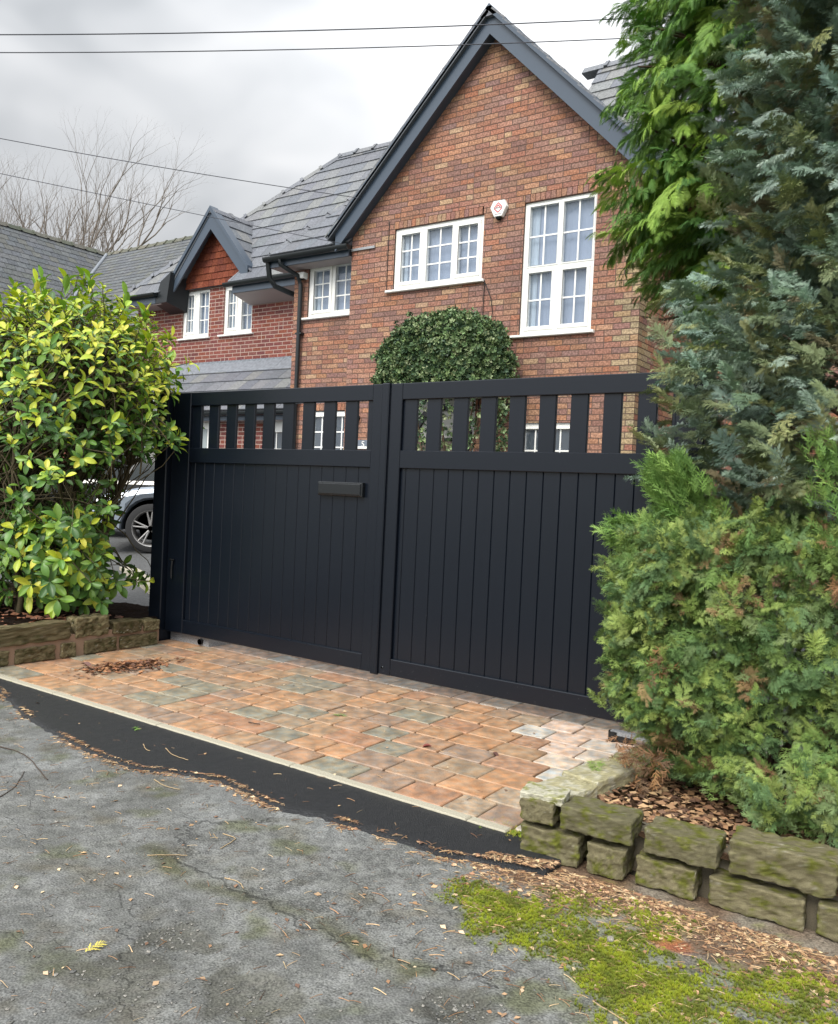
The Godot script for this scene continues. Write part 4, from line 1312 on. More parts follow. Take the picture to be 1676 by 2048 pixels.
func walls() -> void:
	mat("stone", Color(1, 1, 1), 0.9, {"vc": true, "tex": grain, "scale": 6.0, "bump": grit, "relief": 0.3, "spec": 0.3})
	var tone := lin(150, 138, 104)
	var moss := lin(92, 94, 50)
	var w := thing("stone_wall", "low dark sandstone wall at the foot of the laurel", "wall", Vector3(-2.0, 0, 0.9), "garden walls")
	var g := Geo.new()
	g.box(Vector3(-2.10, -0.1, 0.13), Vector3(-1.95, 0.15, 2.3))
	obj("mortar_core", g, mat("wall_mortar", Color8(170, 140, 116), 0.95, {"tex": grain, "scale": 5.0}), w)
	for s in [[1.62, 2.3, 0.0, 0.105], [1.27, 1.61, 0.0, 0.105], [0.955, 1.25, 0.0, 0.105], [0.815, 0.935, 0.0, 0.105], [0.49, 0.76, 0.0, 0.105], [0.14, 0.48, 0.0, 0.1], [1.72, 2.3, 0.118, 0.27], [0.845, 1.7, 0.118, 0.25], [0.55, 0.83, 0.115, 0.262], [0.29, 0.54, 0.112, 0.205], [0.13, 0.28, 0.108, 0.19]]:
		rock("stone", w, Vector3(-2.0, (s[2] + s[3]) / 2, (s[0] + s[1]) / 2), Vector3(0.075 + rng.randf_range(-0.006, 0.006), (s[3] - s[2]) / 2, (s[1] - s[0]) / 2 - 0.004), 0.0, tone.lerp(lin(112, 100, 74), rng.randf()), lin(84, 80, 50), 0.55, 0.12)
	w = thing("stone_wall", "low mossy green sandstone wall before the clipped conifer hedge", "wall", Vector3(2.3, 0, 1.5), "garden walls")
	g = Geo.new()
	g.box(Vector3(1.9, -0.1, 1.34), Vector3(3.6, 0.12, 1.405))
	obj("mortar_core", g, mat("grey_mortar", Color8(122, 114, 96), 0.95, {"tex": grain, "scale": 5.0}), w)
	var lichen := lin(232, 228, 204)
	var olive := lin(122, 126, 54)
	# front face, two courses: [x0, x1, y0, y1, z middle]
	for s in [[1.80, 2.03, -0.03, 0.085, 1.525], [2.04, 2.185, -0.03, 0.082, 1.515], [2.20, 2.41, -0.03, 0.075, 1.49], [2.43, 2.72, -0.03, 0.07, 1.47], [2.735, 3.1, -0.03, 0.075, 1.45], [1.795, 1.935, 0.092, 0.178, 1.53], [1.945, 2.205, 0.094, 0.182, 1.52], [2.225, 2.47, 0.084, 0.172, 1.49], [2.48, 2.80, 0.078, 0.20, 1.455], [2.81, 3.2, 0.085, 0.19, 1.44]]:
		rock("stone", w, Vector3((s[0] + s[1]) / 2, (s[2] + s[3]) / 2, s[4] - 0.055), Vector3((s[1] - s[0]) / 2 - 0.003, (s[3] - s[2]) / 2, 0.075), rng.randf_range(-0.02, 0.03) + 0.06, lin(160, 150, 116).lerp(lin(130, 126, 98), rng.randf()), olive, 0.5, 0.13)
	# the side that runs back along the paving, coping stones on top
	for s in [[1.835, 1.33, 0.11], [1.865, 1.06, 0.15], [1.925, 0.76, 0.14], [1.975, 0.47, 0.14]]:
		rock("stone", w, Vector3(s[0] + 0.03, 0.035, s[1]), Vector3(0.07, 0.06, s[2]), -0.18, lin(170, 162, 122), olive, 0.45, 0.12)
		rock("coping_stone", w, Vector3(s[0] + 0.035, 0.135, s[1]), Vector3(0.085, 0.04, s[2] - 0.004), -0.18 + rng.randf_range(-0.06, 0.06), lin(212, 204, 162), lichen if rng.randf() < 0.5 else lin(170, 168, 84), 0.6, 0.14)
	rock("coping_stone", w, Vector3(1.87, 0.178, 1.48), Vector3(0.08, 0.018, 0.06), 0.2, lichen, lin(176, 176, 110), 0.3, 0.2)

# ---------------------------------------------------------------- foliage
func frond(len: float, pairs: int, wide: float, droop: float, lobes: int, lift: float, thin := 1.0) -> Geo:
	# a flat spray of scale leaves: a stem, side shoots in pairs, small lobes on each shoot. Stem along +Y, face towards +Z
	var g := Geo.new()
	var bend := func(t: float) -> Vector3: return Vector3(0, len * (t - 0.12 * droop * t * t), -len * droop * 0.55 * t * t)
	for i in 5:
		var a: Vector3 = bend.call(i / 5.0); var b: Vector3 = bend.call((i + 1) / 5.0)
		var w := len * 0.012 * (1.1 - i / 5.0) + 0.0006
		g.quad(a + Vector3(-w, 0, 0), a + Vector3(w, 0, 0), b + Vector3(w * 0.8, 0, 0), b + Vector3(-w * 0.8, 0, 0))
	for i in pairs:
		for sd: float in [-1.0, 1.0]:
			var t := (i + 0.5 + sd * 0.22) / pairs
			var p: Vector3 = bend.call(t)
			var ahead: Vector3 = (bend.call(minf(t + 0.05, 1.0)) - p).normalized()
			if t > 0.94: ahead = (p - bend.call(t - 0.05)).normalized()
			var l := wide * len * (0.35 + 0.65 * sin(PI * clampf(0.12 + 0.86 * t, 0, 1))) * rng.randf_range(0.8, 1.15)
			var d := (ahead * 0.72 + Vector3(sd, 0, 0) * (0.75 - 0.45 * t) + Vector3(0, 0, rng.randf_range(-lift, lift))).normalized()
			var nn := Vector3(0, 0, 1)
			var s := d.cross(nn).normalized()
			var w := l * 0.04 * thin
			var e := p + d * l - Vector3(0, 0, l * droop * 0.25)
			var m := p + d * l * 0.5
			g.quad(p - s * w, p + s * w, m + s * w * 1.3, m - s * w * 1.3)
			g.tri(m - s * w * 1.3, m + s * w * 1.3, e)
			for k in lobes:
				for q: float in [-1.0, 1.0]:
					var f := (k + 0.6 + q * 0.15) / (lobes + 0.6)
					var b := p + (e - p) * f
					var ll := l * 0.36 * (1.05 - f * 0.75) * rng.randf_range(0.75, 1.2)
					var dd := (d * 0.8 + s * q * 0.62 + Vector3(0, 0, rng.randf_range(-lift, lift) * 0.7)).normalized()
					var ss := dd.cross(nn).normalized() * ll * 0.12 * thin
					g.tri(b - ss * 0.4, b + dd * ll * 0.5 + ss, b + dd * ll)
					g.tri(b + ss * 0.4, b + dd * ll, b + dd * ll * 0.5 - ss)
	return g

func aim(at: Vector3, stem: Vector3, facing: Vector3, size: float) -> Transform3D:
	var y := stem.normalized()
	var z := facing - y * facing.dot(y)
	if z.length_squared() < 1e-4: z = y.cross(Vector3.RIGHT)
	z = z.normalized()
	return Transform3D(Basis(y.cross(z), y, z) * size, at)

func any_dir() -> Vector3:
	while true:
		var p := Vector3(rng.randf_range(-1, 1), rng.randf_range(-1, 1), rng.randf_range(-1, 1))
		if p.length_squared() > 0.01 and p.length_squared() < 1.0: return p.normalized()
	return Vector3.UP

func leaf_mat(called: String, back: float, rough := 0.6) -> StandardMaterial3D:
	return mat(called, Color(1, 1, 1), rough, {"vc": true, "both": true, "back": Color(back, back, back * 0.8), "spec": 0.35})

func sow(called: String, parent: Node3D, meshes: Array, spots: Array, tints: Array) -> void:
	# the sprays, shared out over the given meshes; one part each
	for k in meshes.size():
		var s := []
		var t := PackedColorArray()
		for i in range(k, spots.size(), meshes.size()):
			s.append(spots[i]); t.append(tints[i])
		lay(called, meshes[k], s, t, parent)

func plume(spots: Array, tints: Array, p: Vector3, dir: Vector3, facing: Vector3, len: float, n: int, size: Vector2, k: Color, hang: float) -> void:
	# one shoot: sprays set along a stem, alternately to either side, all lying much the same way
	var side := dir.cross(facing).normalized()
	for i in n:
		var f := (i + 0.5) / n
		var at := p + dir * len * (f - 0.7) + Vector3(0, -hang * len * 0.35 * f * f, 0) + any_dir() * len * 0.05
		var sd := 1.0 if i % 2 else -1.0
		var stem := dir * (0.5 + 0.6 * f) + side * sd * (1.0 - 0.65 * f) + Vector3(0, -hang * 0.4, 0) + any_dir() * 0.22
		spots.append(aim(at, stem, facing + any_dir() * 0.3, lerpf(size.x, size.y, rng.randf()) * (1.15 - 0.5 * absf(f - 0.35))))
		tints.append(vary(k, 0.08, 0.03))

func conifer(t: Node3D, foot: Vector3, y0: float, y1: float, radius: Callable, count: int, size: Vector2, tones: Array, meshes: Array, hang: float, lump := 0.22, seed_ := 1) -> void:
	var q := noise(1.0, 2, seed_)
	var spots := []
	var tints := []
	for i in count:
		var y := lerpf(y0, y1, rng.randf())
		var a := rng.randf() * TAU
		var out := Vector3(cos(a), 0, sin(a))
		var full: float = radius.call(y)
		var bulge := 1.0 + lump * q.get_noise_3dv(Vector3(out.x * 1.3, y * 1.8, out.z * 1.3) * 1.2) + lump * 0.75 * q.get_noise_3dv(Vector3(out.x, y, out.z) * 4.5)
		var r := full * bulge * (1.0 - 0.5 * pow(rng.randf(), 2.0))
		var p := foot + out * r + Vector3(0, y, 0)
		var dir := (out * rng.randf_range(0.6, 1.0) + Vector3(0, rng.randf_range(-0.2, 0.6) - hang, 0) + any_dir() * 0.45).normalized()
		var facing := (Vector3.UP * 0.9 + out * 0.6 + any_dir() * 0.5).normalized()
		var tone := q.get_noise_3dv(p * 3.0) * 0.5 + 0.5 + rng.randf_range(-0.3, 0.3)
		var k: Color = tones[clampi(int(tone * tones.size()), 0, tones.size() - 1)]
		plume(spots, tints, p, dir, facing, size.y * rng.randf_range(1.6, 2.6), rng.randi_range(16, 28), size, vary(k, 0.16, 0.06), hang)
	sow("crown", t, meshes, spots, tints)

func limb(g: Geo, a: Vector3, b: Vector3, r0: float, r1: float, sag := 0.0, wob := 0.04) -> void:
	var pts := []
	var rad := []
	var n := 5
	for i in n + 1:
		var f := float(i) / n
		pts.append(a.lerp(b, f) + Vector3(0, sag * f * (1.0 - f) * 4.0, 0) + any_dir() * wob * (b - a).length() * (0.0 if i == 0 or i == n else 1.0))
		rad.append(lerpf(r0, r1, f))
	g.tube(pts, rad, 6, false)

func evergreens() -> void:
	mat("bark", Color8(104, 84, 66), 0.9, {"tex": blotch, "scale": 6.0})
	var lm := leaf_mat("conifer_leaf", 0.25)
	# blue-green cypress beside the gate post
	var blue_m := [frond(1.0, 9, 0.42, 0.25, 3, 0.4, 1.1).mesh(lm), frond(1.0, 8, 0.5, 0.45, 3, 0.5, 1.15).mesh(lm), frond(1.0, 10, 0.36, 0.1, 3, 0.35, 1.05).mesh(lm)]
	var t := thing("blue_cypress", "tall blue-green cypress towering over the clipped hedge and gate post", "tree", Vector3(2.84, 0, 0.0))
	var g := Geo.new()
	g.tube([Vector3(2.84, 0, 0), Vector3(2.82, 2.2, 0.03), Vector3(2.86, 5.0, 0)], [0.11, 0.08, 0.02], 8)
	obj("trunk", g, mats.bark, t)
	g = Geo.new()
	for i in 60:
		var y := rng.randf_range(0.9, 4.4); var a := rng.randf() * TAU
		limb(g, Vector3(2.84, y, 0), Vector3(2.84 + cos(a) * 0.7, y + 0.35, sin(a) * 0.75), 0.02, 0.004)
	obj("limb", g, mats.bark, t)
	conifer(t, Vector3(2.84, 0, 0.0), 0.85, 4.9, func(y: float) -> float: return (1.06 - 0.22 * smoothstep(1.7, 2.6, y) - maxf(0.0, y - 3.0) * 0.03) * smoothstep(0.6, 1.5, y), 8600, Vector2(0.032, 0.056),
		[lin(106, 128, 104), lin(122, 144, 122), lin(138, 160, 142), lin(156, 176, 160), lin(128, 142, 104), lin(146, 152, 104), lin(106, 126, 100), lin(138, 130, 102)], blue_m, 0.0, 0.34, 3)
	# bright green arborvitae behind the gate
	lm = leaf_mat("arborvitae_leaf", 0.45, 0.5)
	var green_m := [frond(1.0, 11, 0.34, 0.7, 4, 0.16, 1.0).mesh(lm), frond(1.0, 10, 0.4, 0.5, 4, 0.2, 1.05).mesh(lm), frond(1.0, 12, 0.3, 0.9, 4, 0.14, 1.0).mesh(lm)]
	t = thing("green_arborvitae", "bright green feathery conifer overhanging the gable's right side", "tree", Vector3(1.86, 0, -1.5))
	g = Geo.new()
	g.tube([Vector3(1.86, 0, -1.5), Vector3(1.72, 3.0, -1.5), Vector3(1.75, 6.4, -1.5)], [0.14, 0.1, 0.02], 8)
	obj("trunk", g, mats.bark, t)
	g = Geo.new()
	for i in 50:
		var y := rng.randf_range(2.2, 6.0); var a := rng.randf() * TAU
		limb(g, Vector3(1.75, y, -1.5), Vector3(1.75 + cos(a) * 0.8, y + 0.1, -1.5 + sin(a) * 0.8), 0.025, 0.005)
	obj("limb", g, mats.bark, t)
	conifer(t, Vector3(1.86, 0, -1.5), 2.05, 6.6, func(y: float) -> float: return (0.98 - maxf(0.0, y - 4.0) * 0.08) * smoothstep(1.8, 3.1, y), 2500, Vector2(0.065, 0.125),
		[lin(84, 122, 64), lin(100, 140, 68), lin(118, 156, 72), lin(138, 170, 76), lin(156, 184, 84), lin(108, 144, 76)], green_m, 0.45, 0.28, 8)
	hedge()

func hedge() -> void:
	var lm := leaf_mat("hedge_leaf", 0.3, 0.6)
	var ms := [frond(1.0, 7, 0.45, 0.2, 3, 0.6, 1.0).mesh(lm), frond(1.0, 6, 0.5, 0.35, 3, 0.7, 1.05).mesh(lm), frond(1.0, 8, 0.38, 0.1, 3, 0.5, 0.95).mesh(lm)]
	var t := thing("clipped_hedge", "clipped green conifer hedge above the mossy stone wall", "hedge", Vector3(2.75, 0.1, 0.75))
	var q := noise(1.0, 3, 77)
	var spots := []
	var tints := []
	var tones := [lin(90, 118, 68), lin(104, 132, 72), lin(122, 148, 80), lin(144, 164, 88), lin(102, 130, 84), lin(122, 142, 92), lin(142, 158, 88), lin(112, 134, 78)]
	var lo := Vector3(1.85, 0.13, -0.25); var hi := Vector3(3.7, 1.16, 1.12)
	for i in 7200:
		var f := rng.randf()
		var p := Vector3(rng.randf_range(lo.x, hi.x), rng.randf_range(lo.y, hi.y), rng.randf_range(lo.z, hi.z))
		var out := Vector3.UP
		if f < 0.4: p.z = hi.z; out = Vector3(0, 0, 1)
		elif f < 0.6: p.x = lo.x; out = Vector3(-1, 0, 0)
		elif f < 0.8: p.y = hi.y
		elif f < 0.88: p.z = lo.z; out = Vector3(0, 0, -1)
		else: out = any_dir()
		# rounded corners, undercut foot
		var c := (lo + hi) / 2; var e := (p - c) / ((hi - lo) / 2)
		var r := pow(pow(absf(e.x), 7) + pow(absf(e.y), 7) + pow(absf(e.z), 7), 1.0 / 7.0)
		if f < 0.88: p = c + (p - c) / maxf(r, 0.001)
		var inset := 0.26 * smoothstep(0.5, 0.12, p.y) * (1.0 - smoothstep(2.15, 2.5, p.x)) - 0.12 * smoothstep(0.5, 0.2, p.y) * smoothstep(2.3, 2.6, p.x)
		var bump := 0.11 * q.get_noise_3dv(p * 4.0) + 0.08 * q.get_noise_3dv(p * 10.0)
		p += out * (bump - inset * (1.0 if out.y < 0.5 else 0.0) - 0.13 * pow(rng.randf(), 2.0))
		if out.y < 0.5 and p.y < 0.42 + 0.1 * q.get_noise_2d(p.x * 6.0, p.z * 6.0) and p.x < 2.02: continue
		var dir := (out * rng.randf_range(0.35, 0.9) + Vector3(0, rng.randf_range(-0.25, 0.6), 0) + any_dir() * 0.6).normalized()
		var tone := q.get_noise_3dv(p * 5.0) * 0.6 + 0.45 + rng.randf_range(-0.28, 0.28)
		var k: Color = tones[clampi(int(tone * tones.size()), 0, tones.size() - 1)]
		if q.get_noise_3dv(p * 7.0 + Vector3(4, 4, 4)) > 0.36 and rng.randf() < 0.6: k = lin(150, 124, 88)
		plume(spots, tints, p, dir, (out * 0.5 + Vector3.UP * 0.6 + any_dir() * 0.5).normalized(), rng.randf_range(0.06, 0.13), rng.randi_range(12, 20), Vector2(0.024, 0.044), vary(k, 0.16, 0.06), 0.1)
	sow("foliage", t, ms, spots, tints)
	# longer shoots that have grown out above the clipping line
	spots = []
	tints = []
	for s in [[Vector3(2.06, 1.12, 0.55), Vector3(-0.4, 0.6, 0.1), 420], [Vector3(2.15, 1.16, 0.75), Vector3(-0.35, 0.5, 0.2), 300], [Vector3(2.72, 1.14, 1.0), Vector3(-0.25, 0.75, 0.1), 130], [Vector3(2.0, 1.0, 0.7), Vector3(-0.5, 0.25, 0.2), 260]]:
		for i in int(s[2] * 0.8):
			var f := pow(rng.randf(), 0.8)
			var p: Vector3 = s[0] + s[1] * 0.36 * f + any_dir() * 0.11 * (1.1 - f * 0.6)
			spots.append(aim(p, s[1].normalized() + any_dir() * 0.5, Vector3.UP + any_dir() * 0.6, rng.randf_range(0.05, 0.1)))
			tints.append(vary(pick([lin(122, 156, 82), lin(136, 168, 88), lin(108, 142, 76)]), 0.15, 0.06))
	sow("long_shoot", t, [ms[0], ms[2]], spots, tints)
	# dead brown growth low down, and bare stems
	spots = []
	tints = []
	for i in 130:
		var p: Vector3 = pick([Vector3(2.0, 0.25, 1.0), Vector3(2.1, 0.2, 1.05), Vector3(2.65, 0.3, 1.08), Vector3(2.15, 0.62, 1.12), Vector3(2.75, 0.95, 1.1)]) + any_dir() * rng.randf() * 0.1
		spots.append(aim(p, any_dir() + Vector3(0, 0, 0.5), any_dir(), rng.randf_range(0.04, 0.09)))
		tints.append(vary(pick([lin(150, 112, 76), lin(136, 104, 76), lin(126, 100, 78)]), 0.2, 0.05))
	sow("dead_spray", t, [ms[1]], spots, tints)
	var g := Geo.new()
	for i in 46:
		var x := rng.randf_range(2.3, 3.3)
		var a := Vector3(x, 0.08, rng.randf_range(0.5, 0.85))
		limb(g, a, a + Vector3(rng.randf_range(-0.25, 0.25), rng.randf_range(0.4, 0.85), rng.randf_range(0.05, 0.35)), 0.012, 0.003)
	obj("stem", g, mats.bark, t)

# ---------------------------------------------------------------- the laurel
func laurel_leaf(fold: float, curl: float, k: Color) -> Geo:
	var g := Geo.new()
	g.col = k
	var w := [0.012, 0.1, 0.17, 0.2, 0.185, 0.12, 0.0]
	var rows := []
	for i in 7:
		var t := 0.08 + 0.92 * i / 6.0
		var mid := Vector3(0, t - curl * 0.12 * t * t, -curl * 0.38 * t * t)
		var wi: float = w[i]
		rows.append(PackedVector3Array([mid + Vector3(-wi, 0, wi * fold), mid + Vector3(-wi * 0.5, 0, wi * fold * 0.42), mid, mid + Vector3(wi * 0.5, 0, wi * fold * 0.42), mid + Vector3(wi, 0, wi * fold)]))
	g.sheet(rows)
	g.quad(Vector3(-0.01, -0.06, 0), Vector3(0.01, -0.06, 0), Vector3(0.012, 0.09, 0), Vector3(-0.012, 0.09, 0))
	return g

func laurel() -> void:
	var lm := mat("laurel_leaf", Color(1, 1, 1), 0.42, {"vc": true, "both": true, "back": Color(0.55, 0.6, 0.3), "spec": 0.5})
	var twig := mat("laurel_bark", Color8(98, 88, 62), 0.85, {"tex": blotch, "scale": 7.0})
	var t := thing("laurel_shrub", "big yellow-green laurel shrub behind the dark stone wall", "shrub", Vector3(-2.75, 0.2, 0.45))
	var mid := Vector3(-3.0, 1.36, 0.36)
	var half := Vector3(1.3, 1.24, 0.85)
	var foot := Vector3(-2.75, 0.18, 0.55)
	var wood := Geo.new()
	# main stems; the thick one leans over towards the gate
	var stems := []
	for s in [[Vector3(-2.95, 0.16, 0.65), Vector3(-2.3, 1.85, 0.4), 0.05], [Vector3(-2.8, 0.16, 0.5), Vector3(-2.35, 2.05, 0.4), 0.032], [Vector3(-2.9, 0.16, 0.45), Vector3(-2.7, 2.2, 0.45), 0.03], [Vector3(-3.0, 0.16, 0.6), Vector3(-3.1, 2.2, 0.6), 0.034], [Vector3(-3.1, 0.16, 0.5), Vector3(-3.6, 1.9, 0.4), 0.03], [Vector3(-2.85, 0.16, 0.7), Vector3(-2.45, 1.6, 1.0), 0.026], [Vector3(-2.75, 0.16, 0.35), Vector3(-2.5, 1.7, -0.1), 0.026], [Vector3(-2.8, 0.16, 0.6), Vector3(-2.35, 0.8, 0.55), 0.022], [Vector3(-3.0, 0.16, 0.8), Vector3(-3.2, 1.5, 1.05), 0.024]]:
		var a: Vector3 = s[0]; var b: Vector3 = s[1]
		var pts := []
		var rad := []
		for i in 9:
			var f := i / 8.0
			pts.append(a.lerp(b, f) + Vector3(0, 0.1 * sin(f * PI) * (0.4 - rng.randf()), 0) + any_dir() * 0.03)
			rad.append(lerpf(s[2], 0.008, f))
		wood.tube(pts, rad, 7, false)
		stems.append(pts)
	var q := noise(1.0, 2, 12)
	var leaves := []   # [transform, tone index]
	var young := [lin(172, 188, 56), lin(186, 196, 62), lin(152, 178, 58), lin(196, 196, 72)]
	var grown := [lin(96, 136, 58), lin(80, 116, 54), lin(118, 154, 62), lin(68, 102, 52)]
	var tones := young + grown
	for i in 3000:
		var d := any_dir()
		if d.y < -0.75: continue
		if d.y < 0.15 and rng.randf() < 0.5: continue
		d /= pow(pow(absf(d.x), 3.2) + pow(absf(d.y), 3.2) + pow(absf(d.z), 3.2), 1.0 / 3.2)   # clipped long ago: square shoulders
		var bulge := 0.96 + 0.2 * q.get_noise_3dv(d * 1.6) + 0.2 * q.get_noise_3dv(d * 4.0)
		var depth := 1.0 - 0.5 * pow(rng.randf(), 1.8)
		var tip := mid + d * half * bulge * depth
		if tip.y < 0.3: continue
		if tip.x > -2.32 + (tip.z - 0.3) * 1.37 and tip.y > 0.5 and tip.y < 1.4: continue   # pruned back beside the post
		if tip.x > -2.02 and tip.z > 0.02 and tip.z < 0.06: tip.z = 0.1
		if tip.z < 0.14 and tip.x > -2.3: tip.z = 0.14 + rng.randf() * 0.2
		var st: Array = pick(stems)
		var from: Vector3 = st[clampi(2 + rng.randi() % 7, 0, 8)]
		for k in 4:
			var s2: Array = pick(stems)
			var c: Vector3 = s2[3 + rng.randi() % 6]
			if c.distance_to(tip) < from.distance_to(tip): from = c
		var grow := (tip - from).normalized()
		var stem := (grow + Vector3(0, 0.45, 0) + d * 0.4).normalized()
		limb(wood, from, tip, 0.0065, 0.0025, 0.03, 0.03)
		var outer := depth > 0.86
		var n := rng.randi_range(5, 9)
		var reach := rng.randf_range(0.04, 0.14)
		for k in n:
			var f := float(k) / n
			var a := k * 2.4 + rng.randf() * 0.5
			var side := stem.cross(Vector3(0.3, 0.2, 0.9)).normalized().rotated(stem, a)
			var at := tip - stem * reach * (1.0 - f)
			var lift := lerpf(0.15, 1.1, f)
			var fresh := depth > 0.8 and (d.y > -0.15 or rng.randf() < 0.4) and f > 0.15 and rng.randf() < (0.85 if d.y > 0.3 else 0.3)
			leaves.append([aim(at, side + stem * lift + any_dir() * 0.25, stem - side * 0.6 + Vector3.UP * 0.35, rng.randf_range(0.055, 0.095) * (1.35 if rng.randf() < 0.25 else 1.0)), rng.randi() % 4 if fresh else 4 + rng.randi() % 4])
	# leafy skirt down to the wall, thickest towards the post
	for i in 190:
		var tip := Vector3(rng.randf_range(-3.5, -2.0), rng.randf_range(0.28, 0.95), rng.randf_range(0.3, 0.95))
		if tip.x > -2.42 + (tip.z - 0.3) * 1.37 and tip.y > 0.48: continue
		var d := (tip - Vector3(-2.9, 0.4, 0.2)).normalized()
		limb(wood, Vector3(-2.85, 0.3, 0.55).lerp(tip, 0.45), tip, 0.004, 0.002, 0.05, 0.06)
		for k in 7:
			var side := d.cross(Vector3.UP).normalized().rotated(d, k * 2.4)
			leaves.append([aim(tip - d * 0.1 * (1.0 - k / 7.0), side + d * lerpf(0.2, 1.0, k / 7.0) + any_dir() * 0.3, d + Vector3.UP * 0.6, rng.randf_range(0.09, 0.145)), rng.randi() % 4 if rng.randf() < 0.3 else 4 + rng.randi() % 4])
	# tall shoots on top
	for s in [Vector3(-3.32, 2.58, 0.35), Vector3(-3.15, 2.52, 0.45), Vector3(-3.42, 2.5, 0.5), Vector3(-2.3, 2.36, 0.3), Vector3(-2.1, 2.24, 0.25), Vector3(-2.0, 2.0, 0.3), Vector3(-2.6, 2.5, 0.4), Vector3(-2.85, 2.55, 0.3), Vector3(-3.6, 2.5, 0.3), Vector3(-1.95, 1.75, 0.35), Vector3(-2.45, 2.4, 0.7)]:
		var top: Vector3 = s + Vector3(rng.randf_range(-0.05, 0.05), 0.22, 0)
		limb(wood, s - Vector3(0, 0.5, 0), top, 0.007, 0.003)
		for k in 12:
			var a := k * 2.4
			var side := Vector3(cos(a), 0, sin(a))
			leaves.append([aim(top - Vector3(0, 0.32 * (1.0 - k / 12.0), 0), side + Vector3.UP * lerpf(0.8, 2.2, k / 12.0), Vector3.UP - side, rng.randf_range(0.1, 0.14)), rng.randi() % 4 if rng.randf() < 0.6 else 6])
	obj("branch", wood, twig, t)
	# the leaves that show largest are single; the rest are one mass
	for l in leaves:
		var at: Vector3 = l[0].origin
		var to := eye.origin - at
		var p := eye.affine_inverse() * at
		var px := 838 + 1680 * p.x / -p.z
		l.append(l[0].basis.x.length() * absf(l[0].basis.z.normalized().dot(to.normalized())) / to.length() * (1.0 if px > 0 else 0.01) * (1.0 if (at - mid).dot(to) > 0 else 0.3))
	leaves.sort_custom(func(a, b): return a[2] > b[2])
	var forms := [[0.35, 0.5], [0.6, 0.9], [0.2, 1.4], [0.5, -0.2]]
	var single := {}
	for i in mini(300, leaves.size()):
		var f := i % 4
		var key := "%d %d" % [f, leaves[i][1]]
		if not single.has(key): single[key] = laurel_leaf(forms[f][0], forms[f][1], tones[leaves[i][1]]).mesh(lm)
		var o := put_mesh("leaf", single[key], t)
		o.transform = Transform3D(leaves[i][0].basis, leaves[i][0].origin - t.position)
	var spots := []
	var tints := []
	for i in range(300, leaves.size()):
		spots.append(leaves[i][0]); tints.append(vary(tones[leaves[i][1]], 0.16, 0.08))
	var ms := []
	for f in forms: ms.append(laurel_leaf(f[0], f[1], Color(1, 1, 1)).mesh(lm))
	sow("foliage", t, ms, spots, tints)

# ---------------------------------------------------------------- other plants
func other_plants() -> void:
	# evergreen trained against the house wall
	var lm := leaf_mat("shrub_leaf", 0.2, 0.4)
	var g := Geo.new()
	for k in 5:
		var a := k * 2.4
		var d := Vector3(cos(a), 0.9, sin(a)).normalized()
		var s := d.cross(Vector3.UP).normalized() * 0.3
		g.quad(d * 0.15, d * 0.6 + s, d * 1.1, d * 0.6 - s)
	var tuft := g.mesh(lm)
	var t := thing("wall_shrub", "dense round evergreen shrub against the brick wall behind the gates", "shrub", Vector3(-3.2, 0.22, -5.35))
	g = Geo.new()
	for i in 7: limb(g, Vector3(-3.1 + i * 0.03, 0.22, -5.4), Vector3(-3.9 + i * 0.25, 2.9, -5.4), 0.03, 0.006)
	obj("stem", g, mats.bark, t)
	var q := noise(1.0, 3, 5)
	var spots := []
	var tints := []
	for i in 15000:
		var d := any_dir()
		d.y = absf(d.y) if rng.randf() < 0.8 else -absf(d.y)
		var half := Vector3(1.02, 0.92 if d.y > 0 else 2.3, 0.42)
		var sq := pow(pow(absf(d.x), 2.6) + pow(absf(d.y), 2.6) + pow(absf(d.z), 2.6), 1.0 / 2.6)
		var p := Vector3(-3.2, 2.68, -5.38) + d / sq * half * (1.0 + 0.14 * q.get_noise_3dv(d * 3.0) + 0.12 * q.get_noise_3dv(d * 8.0)) * (1.0 - 0.25 * pow(rng.randf(), 2.0))
		if p.y < 0.3 or p.z < -5.77: continue
		if p.y < 2.5 and p.x < -3.45: continue
		spots.append(aim(p, d + any_dir() * 0.8, any_dir(), rng.randf_range(0.03, 0.06)))
		var k: Color = pick([lin(74, 96, 66), lin(90, 114, 74), lin(114, 136, 92), lin(60, 82, 60), lin(138, 152, 112)])
		tints.append(vary(k, 0.25, 0.08))
	for i in 60:   # stray shoots
		var d := any_dir(); d.y = absf(d.y)
		var a := Vector3(-3.2, 2.68, -5.38) + d * Vector3(0.98, 0.9, 0.4)
		var up := (d + Vector3.UP * 0.6).normalized() * rng.randf_range(0.06, 0.2)
		for k in 6:
			spots.append(aim(a + up * (k / 5.0), up.normalized() + any_dir() * 0.6, any_dir(), 0.035)); tints.append(vary(lin(122, 142, 92), 0.2))
	for i in 260:   # bare ends on the left side
		var p := Vector3(-4.2 + rng.randf() * 0.12, rng.randf_range(2.3, 3.2), -5.5 + rng.randf() * 0.2)
		spots.append(aim(p, Vector3(-1, 0.4, 0.2) + any_dir(), any_dir(), 0.03))
		tints.append(vary(lin(120, 108, 82), 0.2))
	sow("foliage", t, [tuft], spots, tints)
	bare_tree()

